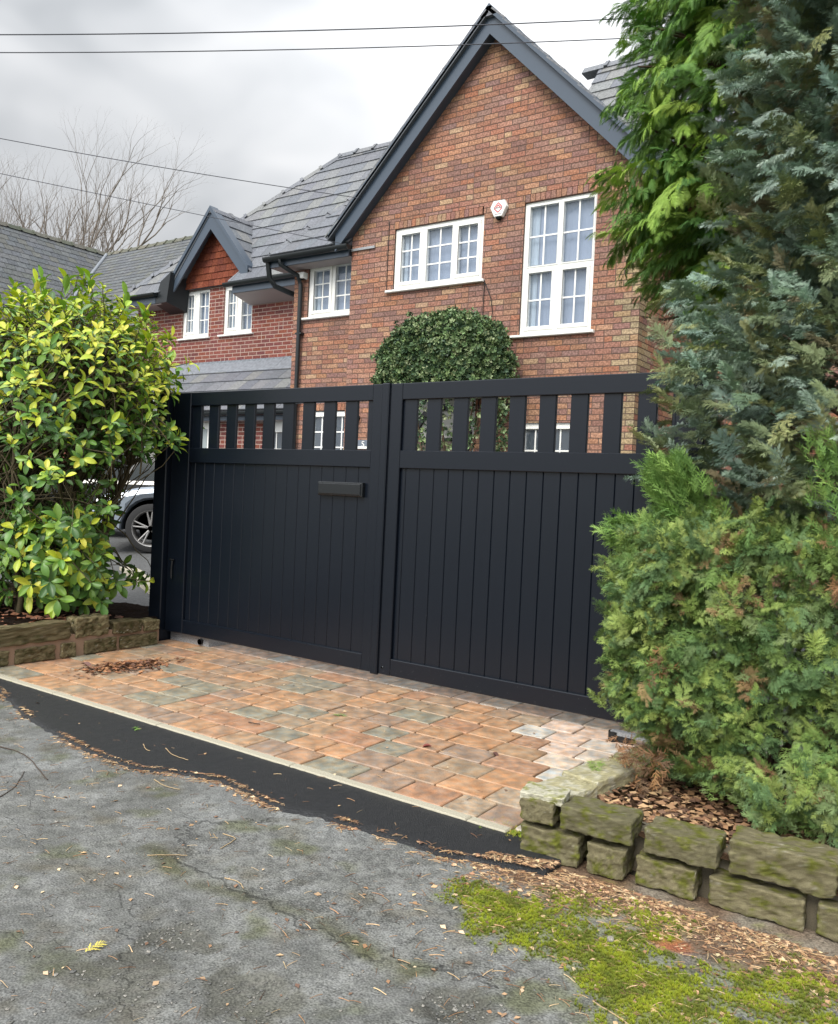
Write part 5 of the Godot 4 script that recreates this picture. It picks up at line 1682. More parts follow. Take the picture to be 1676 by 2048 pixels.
func bare_tree() -> void:
	var t := thing("bare_tree", "leafless winter tree behind the slate roofs", "tree", Vector3(-29.0, -0.1, -17.0))
	var g := Geo.new()
	var twigs := Geo.new()
	grow(g, twigs, Vector3(-29.2, -0.1, -17.0), Vector3(0.0, 1, 0), 5.8, 0.28, 0)
	grow(g, twigs, Vector3(-31.6, -0.1, -15.0), Vector3(-0.02, 1, 0), 5.7, 0.26, 0)
	grow(g, twigs, Vector3(-30.2, -0.1, -16.4), Vector3(0.05, 1, 0.02), 5.6, 0.22, 0)
	obj("trunk", g, mats.bark_grey, t)
	obj("crown", twigs, mats.bark_grey, t)

func grow(g: Geo, tw: Geo, a: Vector3, d: Vector3, len: float, r: float, level: int) -> void:
	d = d.normalized()
	var b := a + d * len
	var m := a.lerp(b, 0.5) + any_dir() * len * 0.05
	(g if level < 2 else tw).tube([a, m, b], [r, r * 0.85, r * 0.68], 7 if level < 2 else 3, false)
	if level >= 8: return
	var n := 4 if level == 0 else (3 if level < 4 else 2)
	for i in n:
		var turn := d.cross(Vector3(0.3, 0.1, 0.95)).normalized().rotated(d, TAU * (i + rng.randf() * 0.6) / n)
		var nd := (d + turn * rng.randf_range(0.26, 0.5) + Vector3(0, 0.16, 0)).normalized()
		grow(g, tw, b if i == 0 else a.lerp(b, rng.randf_range(0.6, 1.0)), nd, len * rng.randf_range(0.52, 0.74), r * rng.randf_range(0.42, 0.6), level + 1)

# ---------------------------------------------------------------- cars
func car(called: String, label: String, at: Vector3, heading: Vector3, paint: Material, tall: float) -> void:
	# built with its nose along +u; the side profile is cut out round the wheels and carried across the body with rounded shoulders
	var t := thing(called, label, "car", at)
	var u := heading.normalized()
	var s := Vector3.UP.cross(u).normalized()
	var V := func(x: float, y: float, z: float) -> Vector3: return at + u * x + Vector3.UP * y + s * z
	var low := PackedVector2Array()
	var wheels := [1.42, -1.38]
	low.append(Vector2(-2.2, 0.3))
	for w in [-1.38, 1.42]:
		for i in 13:
			var a := PI - PI * i / 12.0
			low.append(Vector2(w + cos(a) * 0.40, 0.30 + sin(a) * 0.44))
	low.append_array(PackedVector2Array([Vector2(2.12, 0.26), Vector2(2.24, 0.42), Vector2(2.22, 0.62), Vector2(2.08, 0.78), Vector2(1.6, 0.90), Vector2(1.0, 0.97), Vector2(-1.0, 1.0), Vector2(-2.0, 1.02), Vector2(-2.22, 0.9), Vector2(-2.26, 0.5)]))
	var g := Geo.new()
	var w := 0.9
	var rings := []
	for e in [[0.0, w - 0.10], [0.03, w - 0.03], [0.09, w]]:
		var row := PackedVector2Array()
		for i in low.size():
			var p := low[i]; var q := low[(i + 1) % low.size()]; var o := low[(i - 1 + low.size()) % low.size()]
			var nrm := ((q - p).normalized() + (p - o).normalized()).orthogonal().normalized()
			row.append(p - nrm * e[0] * (1.0 if p.y > 0.6 else 0.3))
		rings.append([row, e[1]])
	for sd: float in [-1.0, 1.0]:
		for k in 2:
			var a: PackedVector2Array = rings[k][0]; var b: PackedVector2Array = rings[k + 1][0]
			for i in a.size():
				var j := (i + 1) % a.size()
				var q := [V.call(a[i].x, a[i].y, sd * rings[k][1]), V.call(a[j].x, a[j].y, sd * rings[k][1]), V.call(b[j].x, b[j].y, sd * rings[k + 1][1]), V.call(b[i].x, b[i].y, sd * rings[k + 1][1])]
				if sd < 0: q.reverse()
				g.quad(q[0], q[1], q[2], q[3])
		var side := PackedVector2Array()
		for p in rings[2][0]: side.append(Vector2(p.x, p.y) if sd > 0 else Vector2(-p.x, p.y))
		g.prism(side, at + s * sd * w, u * sd, Vector3.UP, 0.001)
	var full: PackedVector2Array = rings[0][0]
	for i in full.size():
		var j := (i + 1) % full.size()
		g.quad(V.call(full[i].x, full[i].y, -(w - 0.1)), V.call(full[j].x, full[j].y, -(w - 0.1)), V.call(full[j].x, full[j].y, w - 0.1), V.call(full[i].x, full[i].y, w - 0.1))
	obj("body", g, paint, t)
	# cabin
	g = Geo.new()
	var cab := PackedVector2Array([Vector2(0.95, 0.96), Vector2(0.15, tall - 0.05), Vector2(-0.3, tall), Vector2(-1.3, tall - 0.02), Vector2(-1.75, tall - 0.12), Vector2(-2.05, 1.0)])
	for i in cab.size() - 1:
		var p := cab[i]; var q := cab[i + 1]
		var wp := 0.82 - (p.y - 0.96) * 0.32; var wq := 0.82 - (q.y - 0.96) * 0.32
		g.quad(V.call(p.x, p.y, wp), V.call(p.x, p.y, -wp), V.call(q.x, q.y, -wq), V.call(q.x, q.y, wq))
	obj("roof", g, paint, t)
	g = Geo.new()
	for sd: float in [-1.0, 1.0]:
		var poly := []
		for p in cab: poly.append(V.call(p.x, p.y, sd * (0.82 - (p.y - 0.96) * 0.32)))
		for i in range(1, poly.size() - 1):
			if sd > 0: g.tri(poly[0], poly[i + 1], poly[i])
			else: g.tri(poly[0], poly[i], poly[i + 1])
	obj("window", g, mats.car_glass, t)
	g = Geo.new()
	for sd: float in [-1.0, 1.0]:
		for x in [0.62, -0.42, -1.3]:
			g.hexa([V.call(x - 0.03, 0.98, sd * 0.825), V.call(x + 0.03, 0.98, sd * 0.825), V.call(x - 0.28 + 0.03, tall - 0.07, sd * 0.68), V.call(x - 0.28 - 0.03, tall - 0.07, sd * 0.68), V.call(x - 0.03, 0.98, sd * 0.80), V.call(x + 0.03, 0.98, sd * 0.80), V.call(x - 0.25, tall - 0.07, sd * 0.66), V.call(x - 0.31, tall - 0.07, sd * 0.66)])
	obj("pillar", g, mats.gloss_black, t)
	for sd: float in [-1.0, 1.0]:
		g = Geo.new()
		g.tube([V.call(2.0, 0.66, sd * 0.62), V.call(2.19, 0.64, sd * 0.6)], [0.1, 0.085], 14)
		obj("headlight", g, mats.upvc, t)
		g = Geo.new()
		g.hexa([V.call(-2.2, 0.72, sd * 0.5), V.call(-2.2, 0.72, sd * 0.8), V.call(-2.2, 0.86, sd * 0.8), V.call(-2.2, 0.86, sd * 0.5), V.call(-2.26, 0.72, sd * 0.5), V.call(-2.26, 0.72, sd * 0.8), V.call(-2.25, 0.86, sd * 0.8), V.call(-2.25, 0.86, sd * 0.5)])
		obj("tail_light", g, mats.tail_red, t)
		g = Geo.new()
		for x in [0.88, -0.2, -1.25]:
			g.hexa([V.call(x, 0.36, sd * 0.9005), V.call(x + 0.008, 0.36, sd * 0.9005), V.call(x + 0.008, 0.94, sd * 0.9005), V.call(x, 0.94, sd * 0.9005), V.call(x, 0.36, sd * 0.898), V.call(x + 0.008, 0.36, sd * 0.898), V.call(x + 0.008, 0.94, sd * 0.898), V.call(x, 0.94, sd * 0.898)])
		obj("door_gap", g, mats.black, t)
		g = Geo.new()
		g.tube([V.call(0.72, 0.98, sd * 0.86), V.call(0.7, 1.02, sd * 1.02)], [0.05, 0.075], 10)
		obj("wing_mirror", g, mats.gloss_black, t)
	for x in wheels:
		for sd: float in [-1.0, 1.0]:
			wheel(t, V.call(x, 0.34, sd * 0.8), u, s * sd)
	g = Geo.new()
	g.box(Vector3.ZERO, Vector3.ONE)
	for i in g.v.size(): g.v[i] = V.call(-2.0 + 4.0 * g.v[i].x, 0.3 + 0.5 * g.v[i].y, -0.62 + 1.24 * g.v[i].z)
	for i in g.n.size(): g.n[i] = u * g.n[i].x + Vector3.UP * g.n[i].y + s * g.n[i].z
	obj("underbody", g, mats.black, t)

func wheel(t: Node3D, c: Vector3, u: Vector3, out: Vector3) -> void:
	var g := Geo.new()
	var rows := []
	for e in [[0.25, -0.11], [0.32, -0.11], [0.34, -0.08], [0.34, 0.08], [0.325, 0.11], [0.25, 0.11]]:
		var row := PackedVector3Array()
		for i in 32:
			var a := TAU * i / 32.0
			row.append(c + (u * cos(a) + Vector3.UP * sin(a)) * e[0] + out * e[1])
		rows.append(row)
	g.sheet(rows, true)
	var wn := obj("wheel", g, mats.rubber, t)
	g = Geo.new()
	rows = []
	for e in [[0.252, 0.112], [0.235, 0.105], [0.228, 0.02], [0.228, -0.1]]:
		var row := PackedVector3Array()
		for i in 32:
			var a := TAU * i / 32.0
			row.append(c + (u * cos(a) + Vector3.UP * sin(a)) * e[0] + out * e[1])
		rows.append(row)
	g.sheet(rows, true)
	for k in 5:   # paired spokes
		for dd: float in [-0.16, 0.16]:
			var a := TAU * k / 5.0 + 0.25
			var p := u * cos(a + dd * 0.35) + Vector3.UP * sin(a + dd * 0.35)
			var q := u * cos(a + dd) + Vector3.UP * sin(a + dd)
			g.tube([c + p * 0.04 + out * 0.085, c + q * 0.236 + out * 0.1], [0.017, 0.012], 5)
	g.tube([c + out * 0.06, c + out * 0.1], [0.045, 0.035], 12)
	obj("rim", g, mats.alloy, wn)
	g = Geo.new()
	g.tube([c - out * 0.02, c + out * 0.0], [0.17, 0.17], 24)
	obj("brake_disc", g, mats.black, wn)

func cars() -> void:
	mat("car_silver", Color8(150, 160, 172), 0.32, {"metal": 0.5, "coat": 1.0})
	mat("car_black", Color8(24, 25, 28), 0.25, {"coat": 1.0})
	mat("car_glass", Color8(24, 32, 33), 0.06, {"spec": 0.35})
	mat("tail_red", Color8(120, 18, 18), 0.2)
	mat("rubber", Color8(36, 36, 37), 0.85)
	mat("alloy", Color8(160, 158, 156), 0.35, {"metal": 0.6})
	var y := drive_y(-3.4)
	var head := Vector3(-0.72, 0, 0.69).normalized()
	var side := Vector3.UP.cross(head)
	var at := Vector3(-6.56, y, -3.31) - head * 1.42 + side * (-0.9 if side.dot(Vector3(1, 0, 1)) > 0 else 0.9)
	car("silver_car", "silver car with five-spoke alloy wheel glimpsed between laurel and gate post", at, head, mats.car_silver, 1.42)
	car("black_car", "black car parked behind the silver one, side windows showing past the laurel", Vector3(-9.75, drive_y(-6.0), -5.1), Vector3(-0.86, 0, 0.5), mats.car_black, 1.5)

# ---------------------------------------------------------------- neighbours, wires, small things
func neighbour() -> void:
	var h := thing("slate_house", "neighbouring house with old mossy slate roofs left of the dormer", "house", Vector3(-19.0, 0, -11.0))
	var tones := shades([[114, 118, 122], [108, 112, 117], [118, 121, 123], [104, 108, 112], [114, 116, 112], [109, 112, 112]])
	var r := part_node("front_roof", h)
	var s42 := sin(deg_to_rad(42)); var c42 := cos(deg_to_rad(42))
	var top := (9.06 - 4.7) / s42
	tiles("slate", r, Vector3(0, 4.7, -9.0), Vector3(1, 0, 0), Vector3(0, s42, -c42), PackedVector2Array([Vector2(-19.2, 0), Vector2(-12.9, 0), Vector2(-12.9, top), Vector2(-23.2, top)]), 0.235, 0.27, tones, 0.012, 0.012, 0.006)
	ridge(r, Vector3(-23.2, 9.08, -13.85), Vector3(-12.9, 9.08, -13.85), 0.12, mats.slate, shades([[112, 112, 96], [100, 104, 88], [122, 118, 104]]), 0.14)
	var side := part_node("side_roof", h)
	var vl := Vector2(2.1, 2.37).length()
	var ww := Vector3(-2.1 / vl, 2.37 / vl, 0)
	var hgt := 4.36 * vl / 2.37
	tiles("slate", side, Vector3(-23.2 + 4.36 * 2.1 / 2.37, 4.7, 0), Vector3(0, 0, -1), ww, PackedVector2Array([Vector2(2.0, 0), Vector2(9.0, 0), Vector2(13.85, hgt), Vector2(2.0, hgt)]), 0.25, 0.3, tones, 0.012, 0.012, 0.006)
	ridge(side, Vector3(-23.2, 9.08, -2.0), Vector3(-23.2, 9.08, -13.85), 0.12, mats.slate, shades([[106, 110, 96], [92, 98, 84], [116, 114, 104]]), 0.14)
	var g := Geo.new()
	g.tube([Vector3(-23.1, 9.02, -13.75), Vector3(-19.25, 4.78, -8.98)], [0.07], 5)
	obj("valley_lead", g, mats.lead, side)
	g = Geo.new()
	g.box(Vector3(-19.1, -0.1, -17.0), Vector3(-13.1, 4.7, -9.3))
	g.box(Vector3(-27.0, -0.1, -17.0), Vector3(-19.6, 4.7, -2.2))
	obj("wall", g, mat("neighbour_brick", Color8(140, 84, 70), 0.9, {"tex": blotch, "scale": 2.0}), h)
	g = Geo.new()
	g.box(Vector3(-19.1, 4.6, -9.06), Vector3(-12.9, 4.7, -8.94))
	obj("gutter", g, mats.gutter, h)
	settle("slate", "slate", "slating", 300, mats.slate)

func wires() -> void:
	mat("wire", Color8(60, 62, 70), 0.7)
	var list := [
		["upper overhead wire crossing in front of the gable peak", Vector3(-9.6, 5.75, 1.9), Vector3(4.2, 7.1, -7.8), 0.0065, 0.25],
		["lower overhead wire crossing in front of the gable peak", Vector3(-10.3, 5.8, 1.8), Vector3(4.0, 7.1, -8.2), 0.006, 0.25],
		["thin service wire running to the gable's left bargeboard", Vector3(-12.0, 6.5, 0.4), Vector3(-4.95, 5.55, -5.6), 0.006, 0.1],
		["thin service wire sagging to the bay gutter", Vector3(-12.4, 6.07, 1.09), Vector3(-5.3, 4.93, -5.62), 0.005, 0.02]]
	for s in list:
		var g := Geo.new()
		var pts := []
		for i in 25:
			var f := i / 24.0
			pts.append(s[1].lerp(s[2], f) - Vector3(0, s[4] * 4.0 * f * (1.0 - f), 0))
		g.tube(pts, [s[3]], 5)
		var o := obj("overhead_wire", g, mats.wire)
		tag(o, s[0], "wire", "overhead wires")

func fittings() -> void:
	# alarm bell box: six-sided, with a red diamond mark
	var t := thing("alarm_box", "white six-sided alarm box with red diamond mark between the windows", "alarm box", Vector3(-2.652, 4.98, -5.79))
	var g := Geo.new()
	var c := Vector2(-2.652, 5.09)
	var hex := PackedVector2Array([Vector2(-0.062, -0.112), Vector2(0.062, -0.112), Vector2(0.128, 0.02), Vector2(0.082, 0.112), Vector2(-0.082, 0.112), Vector2(-0.128, 0.02)])
	var rows := []
	for e in [[1.0, -5.79], [1.0, -5.75], [0.93, -5.728]]:
		var row := PackedVector3Array()
		for p in hex: row.append(Vector3(c.x + p.x * e[0], c.y + p.y * e[0], e[1]))
		rows.append(row)
	for k in 2:
		for i in 6:
			var j := (i + 1) % 6
			g.quad(rows[k][i], rows[k][j], rows[k + 1][j], rows[k + 1][i])
	var face := PackedVector2Array()
	for p in hex: face.append(c + p * 0.93)
	g.prism(face, Vector3(0, 0, -5.728), Vector3.RIGHT, Vector3.UP, 0.001)
	obj("cover", g, mats.upvc, t)
	g = Geo.new()
	for e in [[Vector2(0, 0.075), Vector2(-0.06, 0.012)], [Vector2(0, 0.075), Vector2(0.06, 0.012)], [Vector2(-0.06, 0.0), Vector2(0, -0.055)], [Vector2(0.06, 0.0), Vector2(0, -0.055)], [Vector2(-0.03, 0.012), Vector2(0, 0.045)], [Vector2(0.03, 0.012), Vector2(0, 0.045)]]:
		var d: Vector2 = (e[1] - e[0]).orthogonal().normalized() * 0.007
		g.prism(PackedVector2Array([c + e[0] - d, c + e[1] - d, c + e[1] + d, c + e[0] + d]), Vector3(0, 0, -5.7265), Vector3.RIGHT, Vector3.UP, 0.001)
	obj("mark", g, mat("mark_red", Color8(196, 70, 74), 0.5), t)
	g = Geo.new()
	g.prism(rect(c.x - 0.066, c.y - 0.002, c.x + 0.066, c.y + 0.014), Vector3(0, 0, -5.7262), Vector3.RIGHT, Vector3.UP, 0.001)
	g.prism(rect(c.x - 0.05, c.y - 0.082, c.x + 0.05, c.y - 0.072), Vector3(0, 0, -5.7262), Vector3.RIGHT, Vector3.UP, 0.001)
	obj("lettering", g, mat("mark_grey", Color8(150, 140, 144), 0.5), t)
	g = Geo.new()
	g.tube([Vector3(c.x, c.y - 0.14, -5.76), Vector3(c.x, c.y - 0.11, -5.76)], [0.03, 0.045], 12)
	obj("strobe", g, mats.black, t)
	# wall lamp and house sign, seen through the gate
	t = thing("wall_lamp", "dark cylindrical wall lamp on the brick seen between gate slats", "lamp", Vector3(-4.96, 2.25, -5.74))
	g = Geo.new()
	g.tube([Vector3(-4.98, 2.22, -5.7), Vector3(-4.98, 2.37, -5.7)], [0.045], 14)
	obj("barrel", g, mats.black, t)
	g = Geo.new()
	g.tube([Vector3(-4.98, 2.3, -5.79), Vector3(-4.98, 2.3, -5.73)], [0.055], 14)
	obj("wall_plate", g, mats.black, t)
	t = thing("house_sign", "grey house sign with white letter seen between gate slats", "sign", Vector3(-4.9, 1.9, -5.79))
	g = Geo.new()
	g.box(Vector3(-5.05, 1.83, -5.792), Vector3(-4.6, 1.965, -5.778))
	obj("plate", g, mat("sign_grey", Color8(104, 112, 124), 0.5), t)
	g = Geo.new()
	g.box(Vector3(-5.045, 1.834, -5.777), Vector3(-4.605, 1.868, -5.7765))
	obj("band", g, mats.upvc, t)
	var tm := TextMesh.new()
	tm.text = "S"
	tm.font_size = 16
	tm.pixel_size = 0.007
	tm.depth = 0.002
	tm.material = mats.upvc
	var o := put_mesh("letter", tm, t)
	o.position += Vector3(-4.835, 1.91, -5.776)

func ground_bits() -> void:
	var q := noise(1.0, 3, 61)
	# needles and leaf scraps: a curved sliver, laid flat in drifts
	var nm := mat("needle", Color(1, 1, 1), 0.8, {"vc": true, "both": true})
	var g := Geo.new()
	var last := Vector3(-0.5, 0.02, 0)
	for i in 5:
		var f := (i + 1) / 5.0
		var p := Vector3(-0.5 + f, 0.02 + 0.06 * sin(f * PI), 0.13 * sin(f * 2.2) * f)
		var s := Vector3(0, 0, 0.03 * (1.1 - f * 0.6))
		g.quad(last - s, p - s, p + s, last + s)
		g.quad(last + Vector3(0, 0.05, 0), last, p, p + Vector3(0, 0.05, 0))
		last = p
	var sliver := g.mesh(nm)
	g = Geo.new()
	g.quad(Vector3(-0.5, 0, 0), Vector3(0, 0.12, 0.3), Vector3(0.5, 0.02, 0), Vector3(0, 0.08, -0.3))
	var scrap := g.mesh(nm)
	var straw := [lin(172, 138, 104), lin(146, 112, 84), lin(190, 160, 122), lin(122, 94, 72), lin(204, 180, 144), lin(108, 84, 68)]
	var spots := []
	var tints := []
	var scr := []
	var scr_t := []
	for i in 12000:
		var f := rng.randf()
		var x := 0.0; var z := 0.0; var y := 0.0
		if f < 0.26:   # along the lower edge of the new tarmac, in drifts
			x = rng.randf_range(-1.9, 1.95)
			z = strip_edge(x) + absf(rng.randfn(0.0, 0.03)) - 0.012
			if q.get_noise_2d(x * 2.2, 4.0) + rng.randf_range(-0.2, 0.2) < -0.02: continue
		elif f < 0.62:   # at the foot of the right-hand wall
			x = rng.randf_range(1.75, 3.1)
			z = 1.56 + absf(rng.randfn(0.0, 0.11)) + maxf(0.0, 1.98 - x) * 0.35
		elif f < 0.84:   # over the moss
			x = rng.randf_range(1.5, 3.0); z = rng.randf_range(1.7, 2.5)
			if rng.randf() > moss_at(x, z) + 0.15: continue
		elif f < 0.95:   # scattered on the lane
			x = rng.randf_range(-1.6, 2.9); z = rng.randf_range(1.6, 3.2)
			if z < strip_edge(x): continue
		else:
			x = rng.randf_range(-1.6, 1.8); z = rng.randf_range(0.1, 1.75)
			if rng.randf() < 0.5: continue
		y = road_y(x, z) if z > strip_edge(x) else (lerpf(-0.003, -0.014, clampf((z - 1.474) / 0.3, 0, 1)) if z > 1.47 else 0.001)
		var size := rng.randf_range(0.012, 0.045)
		var b := Basis(Vector3.UP, rng.randf() * TAU) * Basis(Vector3.RIGHT, rng.randf_range(-0.3, 0.3))
		if rng.randf() < 0.72:
			spots.append(Transform3D(b * Basis.from_scale(Vector3(size, size * 0.8, size * rng.randf_range(-1.3, 1.3))), Vector3(x, y + 0.001, z))); tints.append(vary(pick(straw), 0.2, 0.05))
		else:
			scr.append(Transform3D(b.scaled(Vector3.ONE * size * 0.6), Vector3(x, y + 0.002, z))); scr_t.append(vary(pick(straw), 0.25, 0.08))
	var o := lay("needle_litter", sliver, spots, PackedColorArray(tints))
	tag(o, "brown conifer needles lying on lane and tarmac", "", "", "stuff")
	o = lay("leaf_scraps", scrap, scr, PackedColorArray(scr_t))
	tag(o, "small dead leaf scraps scattered over the ground", "", "", "stuff")
	# the heap of brown debris on the paving, and the mulch in the bed
	spots = []; tints = []
	for i in 700:
		var d := Vector2(rng.randfn(0, 0.4), rng.randfn(0, 0.42))
		var p := Vector2(-1.44, 0.78) + Vector2(d.x * 0.17 - d.y * 0.05, d.y * 0.34)
		var h := 0.035 * exp(-d.length_squared() * 2.0)
		spots.append(Transform3D((Basis(Vector3.UP, rng.randf() * TAU) * Basis(Vector3.RIGHT, rng.randf_range(-0.6, 0.6))).scaled(Vector3.ONE * rng.randf_range(0.015, 0.045)), Vector3(p.x, 0.002 + h * rng.randf(), p.y)))
		tints.append(vary(pick([lin(138, 92, 62), lin(112, 76, 56), lin(160, 114, 78), lin(92, 64, 50)]), 0.25, 0.05))
	o = lay("debris_heap", scrap, spots, PackedColorArray(tints))
	tag(o, "heap of brown leaf debris on the setts by the wall", "debris", "", "stuff")
	spots = []; tints = []
	for i in 3600:
		var p := Vector3(rng.randf_range(1.93, 3.1), 0.11 + rng.randf() * 0.012, rng.randf_range(0.5, 1.42))
		spots.append(Transform3D((Basis(Vector3.UP, rng.randf() * TAU) * Basis(Vector3.RIGHT, rng.randf_range(-0.5, 0.5))).scaled(Vector3.ONE * rng.randf_range(0.015, 0.05)), p))
		tints.append(vary(pick([lin(150, 116, 84), lin(124, 92, 68), lin(176, 144, 108), lin(96, 72, 56)]), 0.25, 0.05))
	for i in 500:
		var p := Vector3(rng.randf_range(-3.6, -2.1), 0.19 + rng.randf() * 0.012, rng.randf_range(0.3, 1.6))
		spots.append(Transform3D((Basis(Vector3.UP, rng.randf() * TAU) * Basis(Vector3.RIGHT, rng.randf_range(-0.5, 0.5))).scaled(Vector3.ONE * rng.randf_range(0.03, 0.09)), p))
		tints.append(vary(pick([lin(150, 100, 74), lin(124, 82, 62), lin(96, 66, 52)]), 0.25, 0.05))
	o = lay("leaf_mulch", scrap, spots, PackedColorArray(tints))
	tag(o, "dead leaves and chips lying in the planting beds", "", "", "stuff")
	# moss cushions
	g = Geo.new()
	for k in 9:
		var a := k * 2.4
		var d := Vector3(cos(a) * (0.25 + 0.07 * k), 1.0 - 0.05 * k, sin(a) * (0.25 + 0.07 * k))
		var s := Vector3(-sin(a), 0, cos(a)) * 0.16
		g.tri(-s + d * 0.1, s + d * 0.1, d)
	var tuft := g.mesh(leaf_mat("moss", 0.3, 0.8))
	spots = []; tints = []
	for i in 70000:
		var x := rng.randf_range(1.6, 3.1); var z := rng.randf_range(1.62, 2.75)
		if rng.randf() > moss_at(x, z) * 1.2 - 0.15: continue
		spots.append(Transform3D(Basis(Vector3.UP, rng.randf() * TAU).scaled(Vector3.ONE * rng.randf_range(0.004, 0.011)), Vector3(x, road_y(x, z) - 0.0005, z)))
		tints.append(vary(lin(142, 152, 44).lerp(lin(104, 114, 44), clampf(0.5 + q.get_noise_2d(x * 9.0, z * 9.0) * 1.6, 0, 1)), 0.2, 0.1))
	for i in 420:   # green weeds at both ends of the edging
		var w: Vector2 = pick([Vector2(-1.70, 1.42), Vector2(1.70, 1.40), Vector2(1.72, 1.45), Vector2(1.70, 1.43)])
		var p: Vector2 = w + Vector2(rng.randfn(0, 0.05), rng.randfn(0, 0.025))
		spots.append(Transform3D(Basis(Vector3.UP, rng.randf() * TAU).scaled(Vector3.ONE * rng.randf_range(0.006, 0.018)), Vector3(p.x, -0.012 if p.y < 1.9 else road_y(p.x, p.y), p.y)))
		tints.append(vary(pick([lin(150, 160, 60), lin(120, 140, 46), lin(168, 164, 84)]), 0.2, 0.08))
	o = lay("moss", tuft, spots, PackedColorArray(tints))
	tag(o, "bright green moss on the lane by the stone wall", "", "", "stuff")
	# loose chippings
	g = Geo.new()
	var rr := []
	for i in 4:
		var row := PackedVector3Array()
		for j in 6:
			var a := TAU * j / 6.0
			row.append(Vector3(cos(a) * [0.5, 1.0, 0.8, 0.2][i], [-0.4, 0.0, 0.35, 0.5][i], sin(a) * [0.5, 1.0, 0.8, 0.2][i] * 0.7) * Vector3(1.0 + 0.3 * sin(j * 2.2), 0.7, 1.0 + 0.25 * cos(j * 3.1)))
		row.reverse()
		rr.append(row)
	g.sheet(rr, true)
	var chip := g.mesh(mat("chipping", Color(1, 1, 1), 0.8, {"vc": true}))
	spots = []; tints = []
	for i in 1100:
		var w: Array = pick([[1.71, 2.74, 0.09], [1.5, 2.86, 0.12], [1.3, 2.64, 0.05], [1.2, 3.0, 0.2], [2.1, 2.42, 0.06]])
		var p: Vector2 = Vector2(w[0], w[1]) + Vector2(rng.randfn(0, 1), rng.randfn(0, 0.8)) * w[2]
		if rng.randf() < 0.6: p = Vector2(rng.randf_range(-1.0, 2.9), rng.randf_range(1.95, 3.2))
		spots.append(Transform3D(Basis(Vector3.UP, rng.randf() * TAU).scaled(Vector3.ONE * rng.randf_range(0.0015, 0.006) * (1.8 if rng.randf() < 0.06 else 1.0)), Vector3(p.x, road_y(p.x, p.y) + 0.001, p.y)))
		tints.append(vary(pick([lin(104, 104, 100), lin(118, 117, 112), lin(88, 88, 86), lin(134, 131, 124)]), 0.2))
	o = lay("loose_chippings", chip, spots, PackedColorArray(tints))
	tag(o, "loose stone chippings on the worn lane", "", "", "stuff")
	# twigs that can be told apart
	var tm := mat("dry_twig", Color8(168, 146, 112), 0.85)
	var dark := mat("dark_twig", Color8(70, 58, 48), 0.85)
	var tw := [
		[[Vector2(-0.537, 2.103), Vector2(-0.417, 2.089), Vector2(-0.285, 2.108), Vector2(0.003, 2.202)], 0.004, dark, "long dark twig lying at the lane's left edge"],
		[[Vector2(0.038, 2.418), Vector2(-0.021, 2.325), Vector2(-0.156, 2.209)], 0.003, dark, "short dark twig below the long one on the lane"],
		[[Vector2(-0.06, 1.692), Vector2(0.015, 1.732), Vector2(0.039, 1.729)], 0.003, tm, "small pale curved twig on the black tarmac strip"],
		[[Vector2(0.314, 1.92), Vector2(0.412, 1.935), Vector2(0.476, 1.92)], 0.003, tm, "pale straight twig on the lane below the needle drift"],
		[[Vector2(0.06, 1.66), Vector2(0.163, 1.70), Vector2(0.263, 1.70)], 0.003, tm, "pale bent twig at the lower edge of the tarmac strip"],
		[[Vector2(0.928, 2.102), Vector2(0.992, 2.103), Vector2(1.015, 2.192)], 0.003, tm, "pale hooked twig in the middle of the lane"],
		[[Vector2(0.875, 2.379), Vector2(0.927, 2.33), Vector2(0.972, 2.295)], 0.0025, tm, "thin straw at the end of the mossy crack"],
		[[Vector2(1.183, 2.323), Vector2(1.233, 2.316), Vector2(1.283, 2.338)], 0.003, tm, "curved twig lying along the mossy crack"],
		[[Vector2(2.36, 2.19), Vector2(2.475, 2.23), Vector2(2.52, 2.26)], 0.003, tm, "straw stalk at the bottom edge beside the moss"],
		[[Vector2(0.048, 1.138), Vector2(0.08, 1.13), Vector2(0.114, 1.123)], 0.005, dark, "short black stick on the orange setts"]]
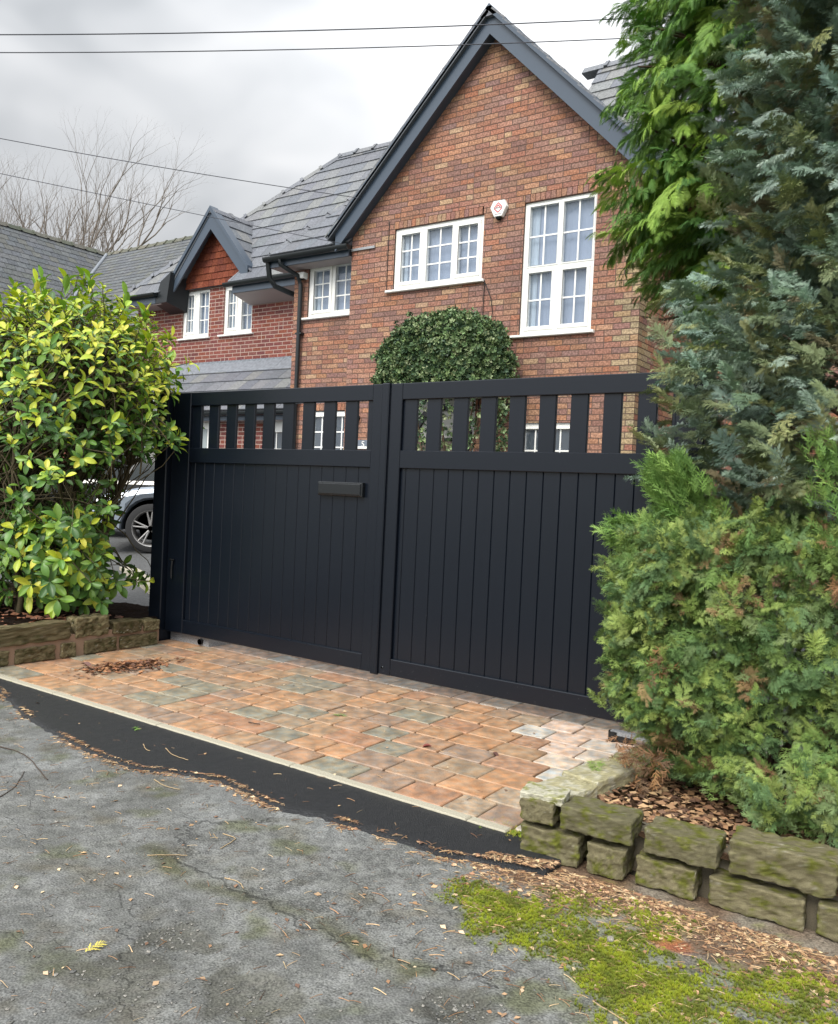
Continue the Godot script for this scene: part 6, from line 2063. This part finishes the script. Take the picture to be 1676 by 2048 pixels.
	for s in tw:
		g = Geo.new()
		var pts := []
		for p in s[0]:
			var y := road_y(p.x, p.y) if p.y > strip_edge(p.x) else (-0.008 if p.y > 1.47 else 0.003)
			pts.append(Vector3(p.x, y + s[1], p.y))
		var way := []
		for i in pts.size() - 1:
			var p0: Vector3 = pts[maxi(i - 1, 0)]; var p3: Vector3 = pts[mini(i + 2, pts.size() - 1)]
			for k in 5: way.append(pts[i].cubic_interpolate(pts[i + 1], p0, p3, k / 5.0) + Vector3(rng.randf_range(-1, 1), 0, rng.randf_range(-1, 1)) * 0.002)
		way.append(pts[-1])
		g.tube(way, [s[1] * 0.7, s[1] * 0.65, s[1] * 0.6, s[1] * 0.55, s[1] * 0.5], 5)
		tag(obj("twig", g, s[2]), s[3], "twig", "twigs on the ground")
	# single leaves and a pebble
	for s in [[Vector3(-1.68, 0.012, 0.953), 0.11, lin(112, 84, 76), "curled dead brown leaf on setts beside the dark wall"], [Vector3(0.963, 0.006, 0.82), 0.07, lin(120, 62, 58), "dark red fallen leaf on the setts"], [Vector3(1.219, 0.006, 0.702), 0.06, lin(84, 58, 50), "dark brown fallen leaf on the paler setts"], [Vector3(-0.32, -0.005, 1.543), 0.075, lin(110, 150, 70), "green sprig on the black tarmac strip"], [Vector3(0.252, 0.005, 0.722), 0.075, lin(100, 136, 66), "green sprig in the middle of the setts"], [Vector3(1.233, -0.022, 2.847), 0.06, lin(206, 192, 96), "yellow fallen frond on the worn lane"]]:
		var gg: Geo
		if "sprig" in s[3] or "frond" in s[3]:
			gg = frond(1.0, 6, 0.45, 0.2, 2, 0.3, 1.5)
			for i in gg.c.size(): gg.c[i] = s[2]
		else: gg = laurel_leaf(0.9, 1.2, s[2])
		var lo := put_mesh("fallen_leaf", gg.mesh(mats.conifer_leaf))
		lo.transform = Transform3D((Basis(Vector3.UP, rng.randf() * TAU) * Basis(Vector3.RIGHT, -1.45)).scaled(Vector3.ONE * s[1]), s[0])
		tag(lo, s[3], "leaf", "single fallen leaves")
	var pb := rock("pebble", self, Vector3(2.29, road_y(2.29, 1.902) + 0.008, 1.902), Vector3(0.011, 0.009, 0.012), 0.3, lin(190, 184, 172), lin(170, 164, 150), 0.4, 0.1, 2.3)
	tag(pb, "round pale pebble on the moss", "pebble")
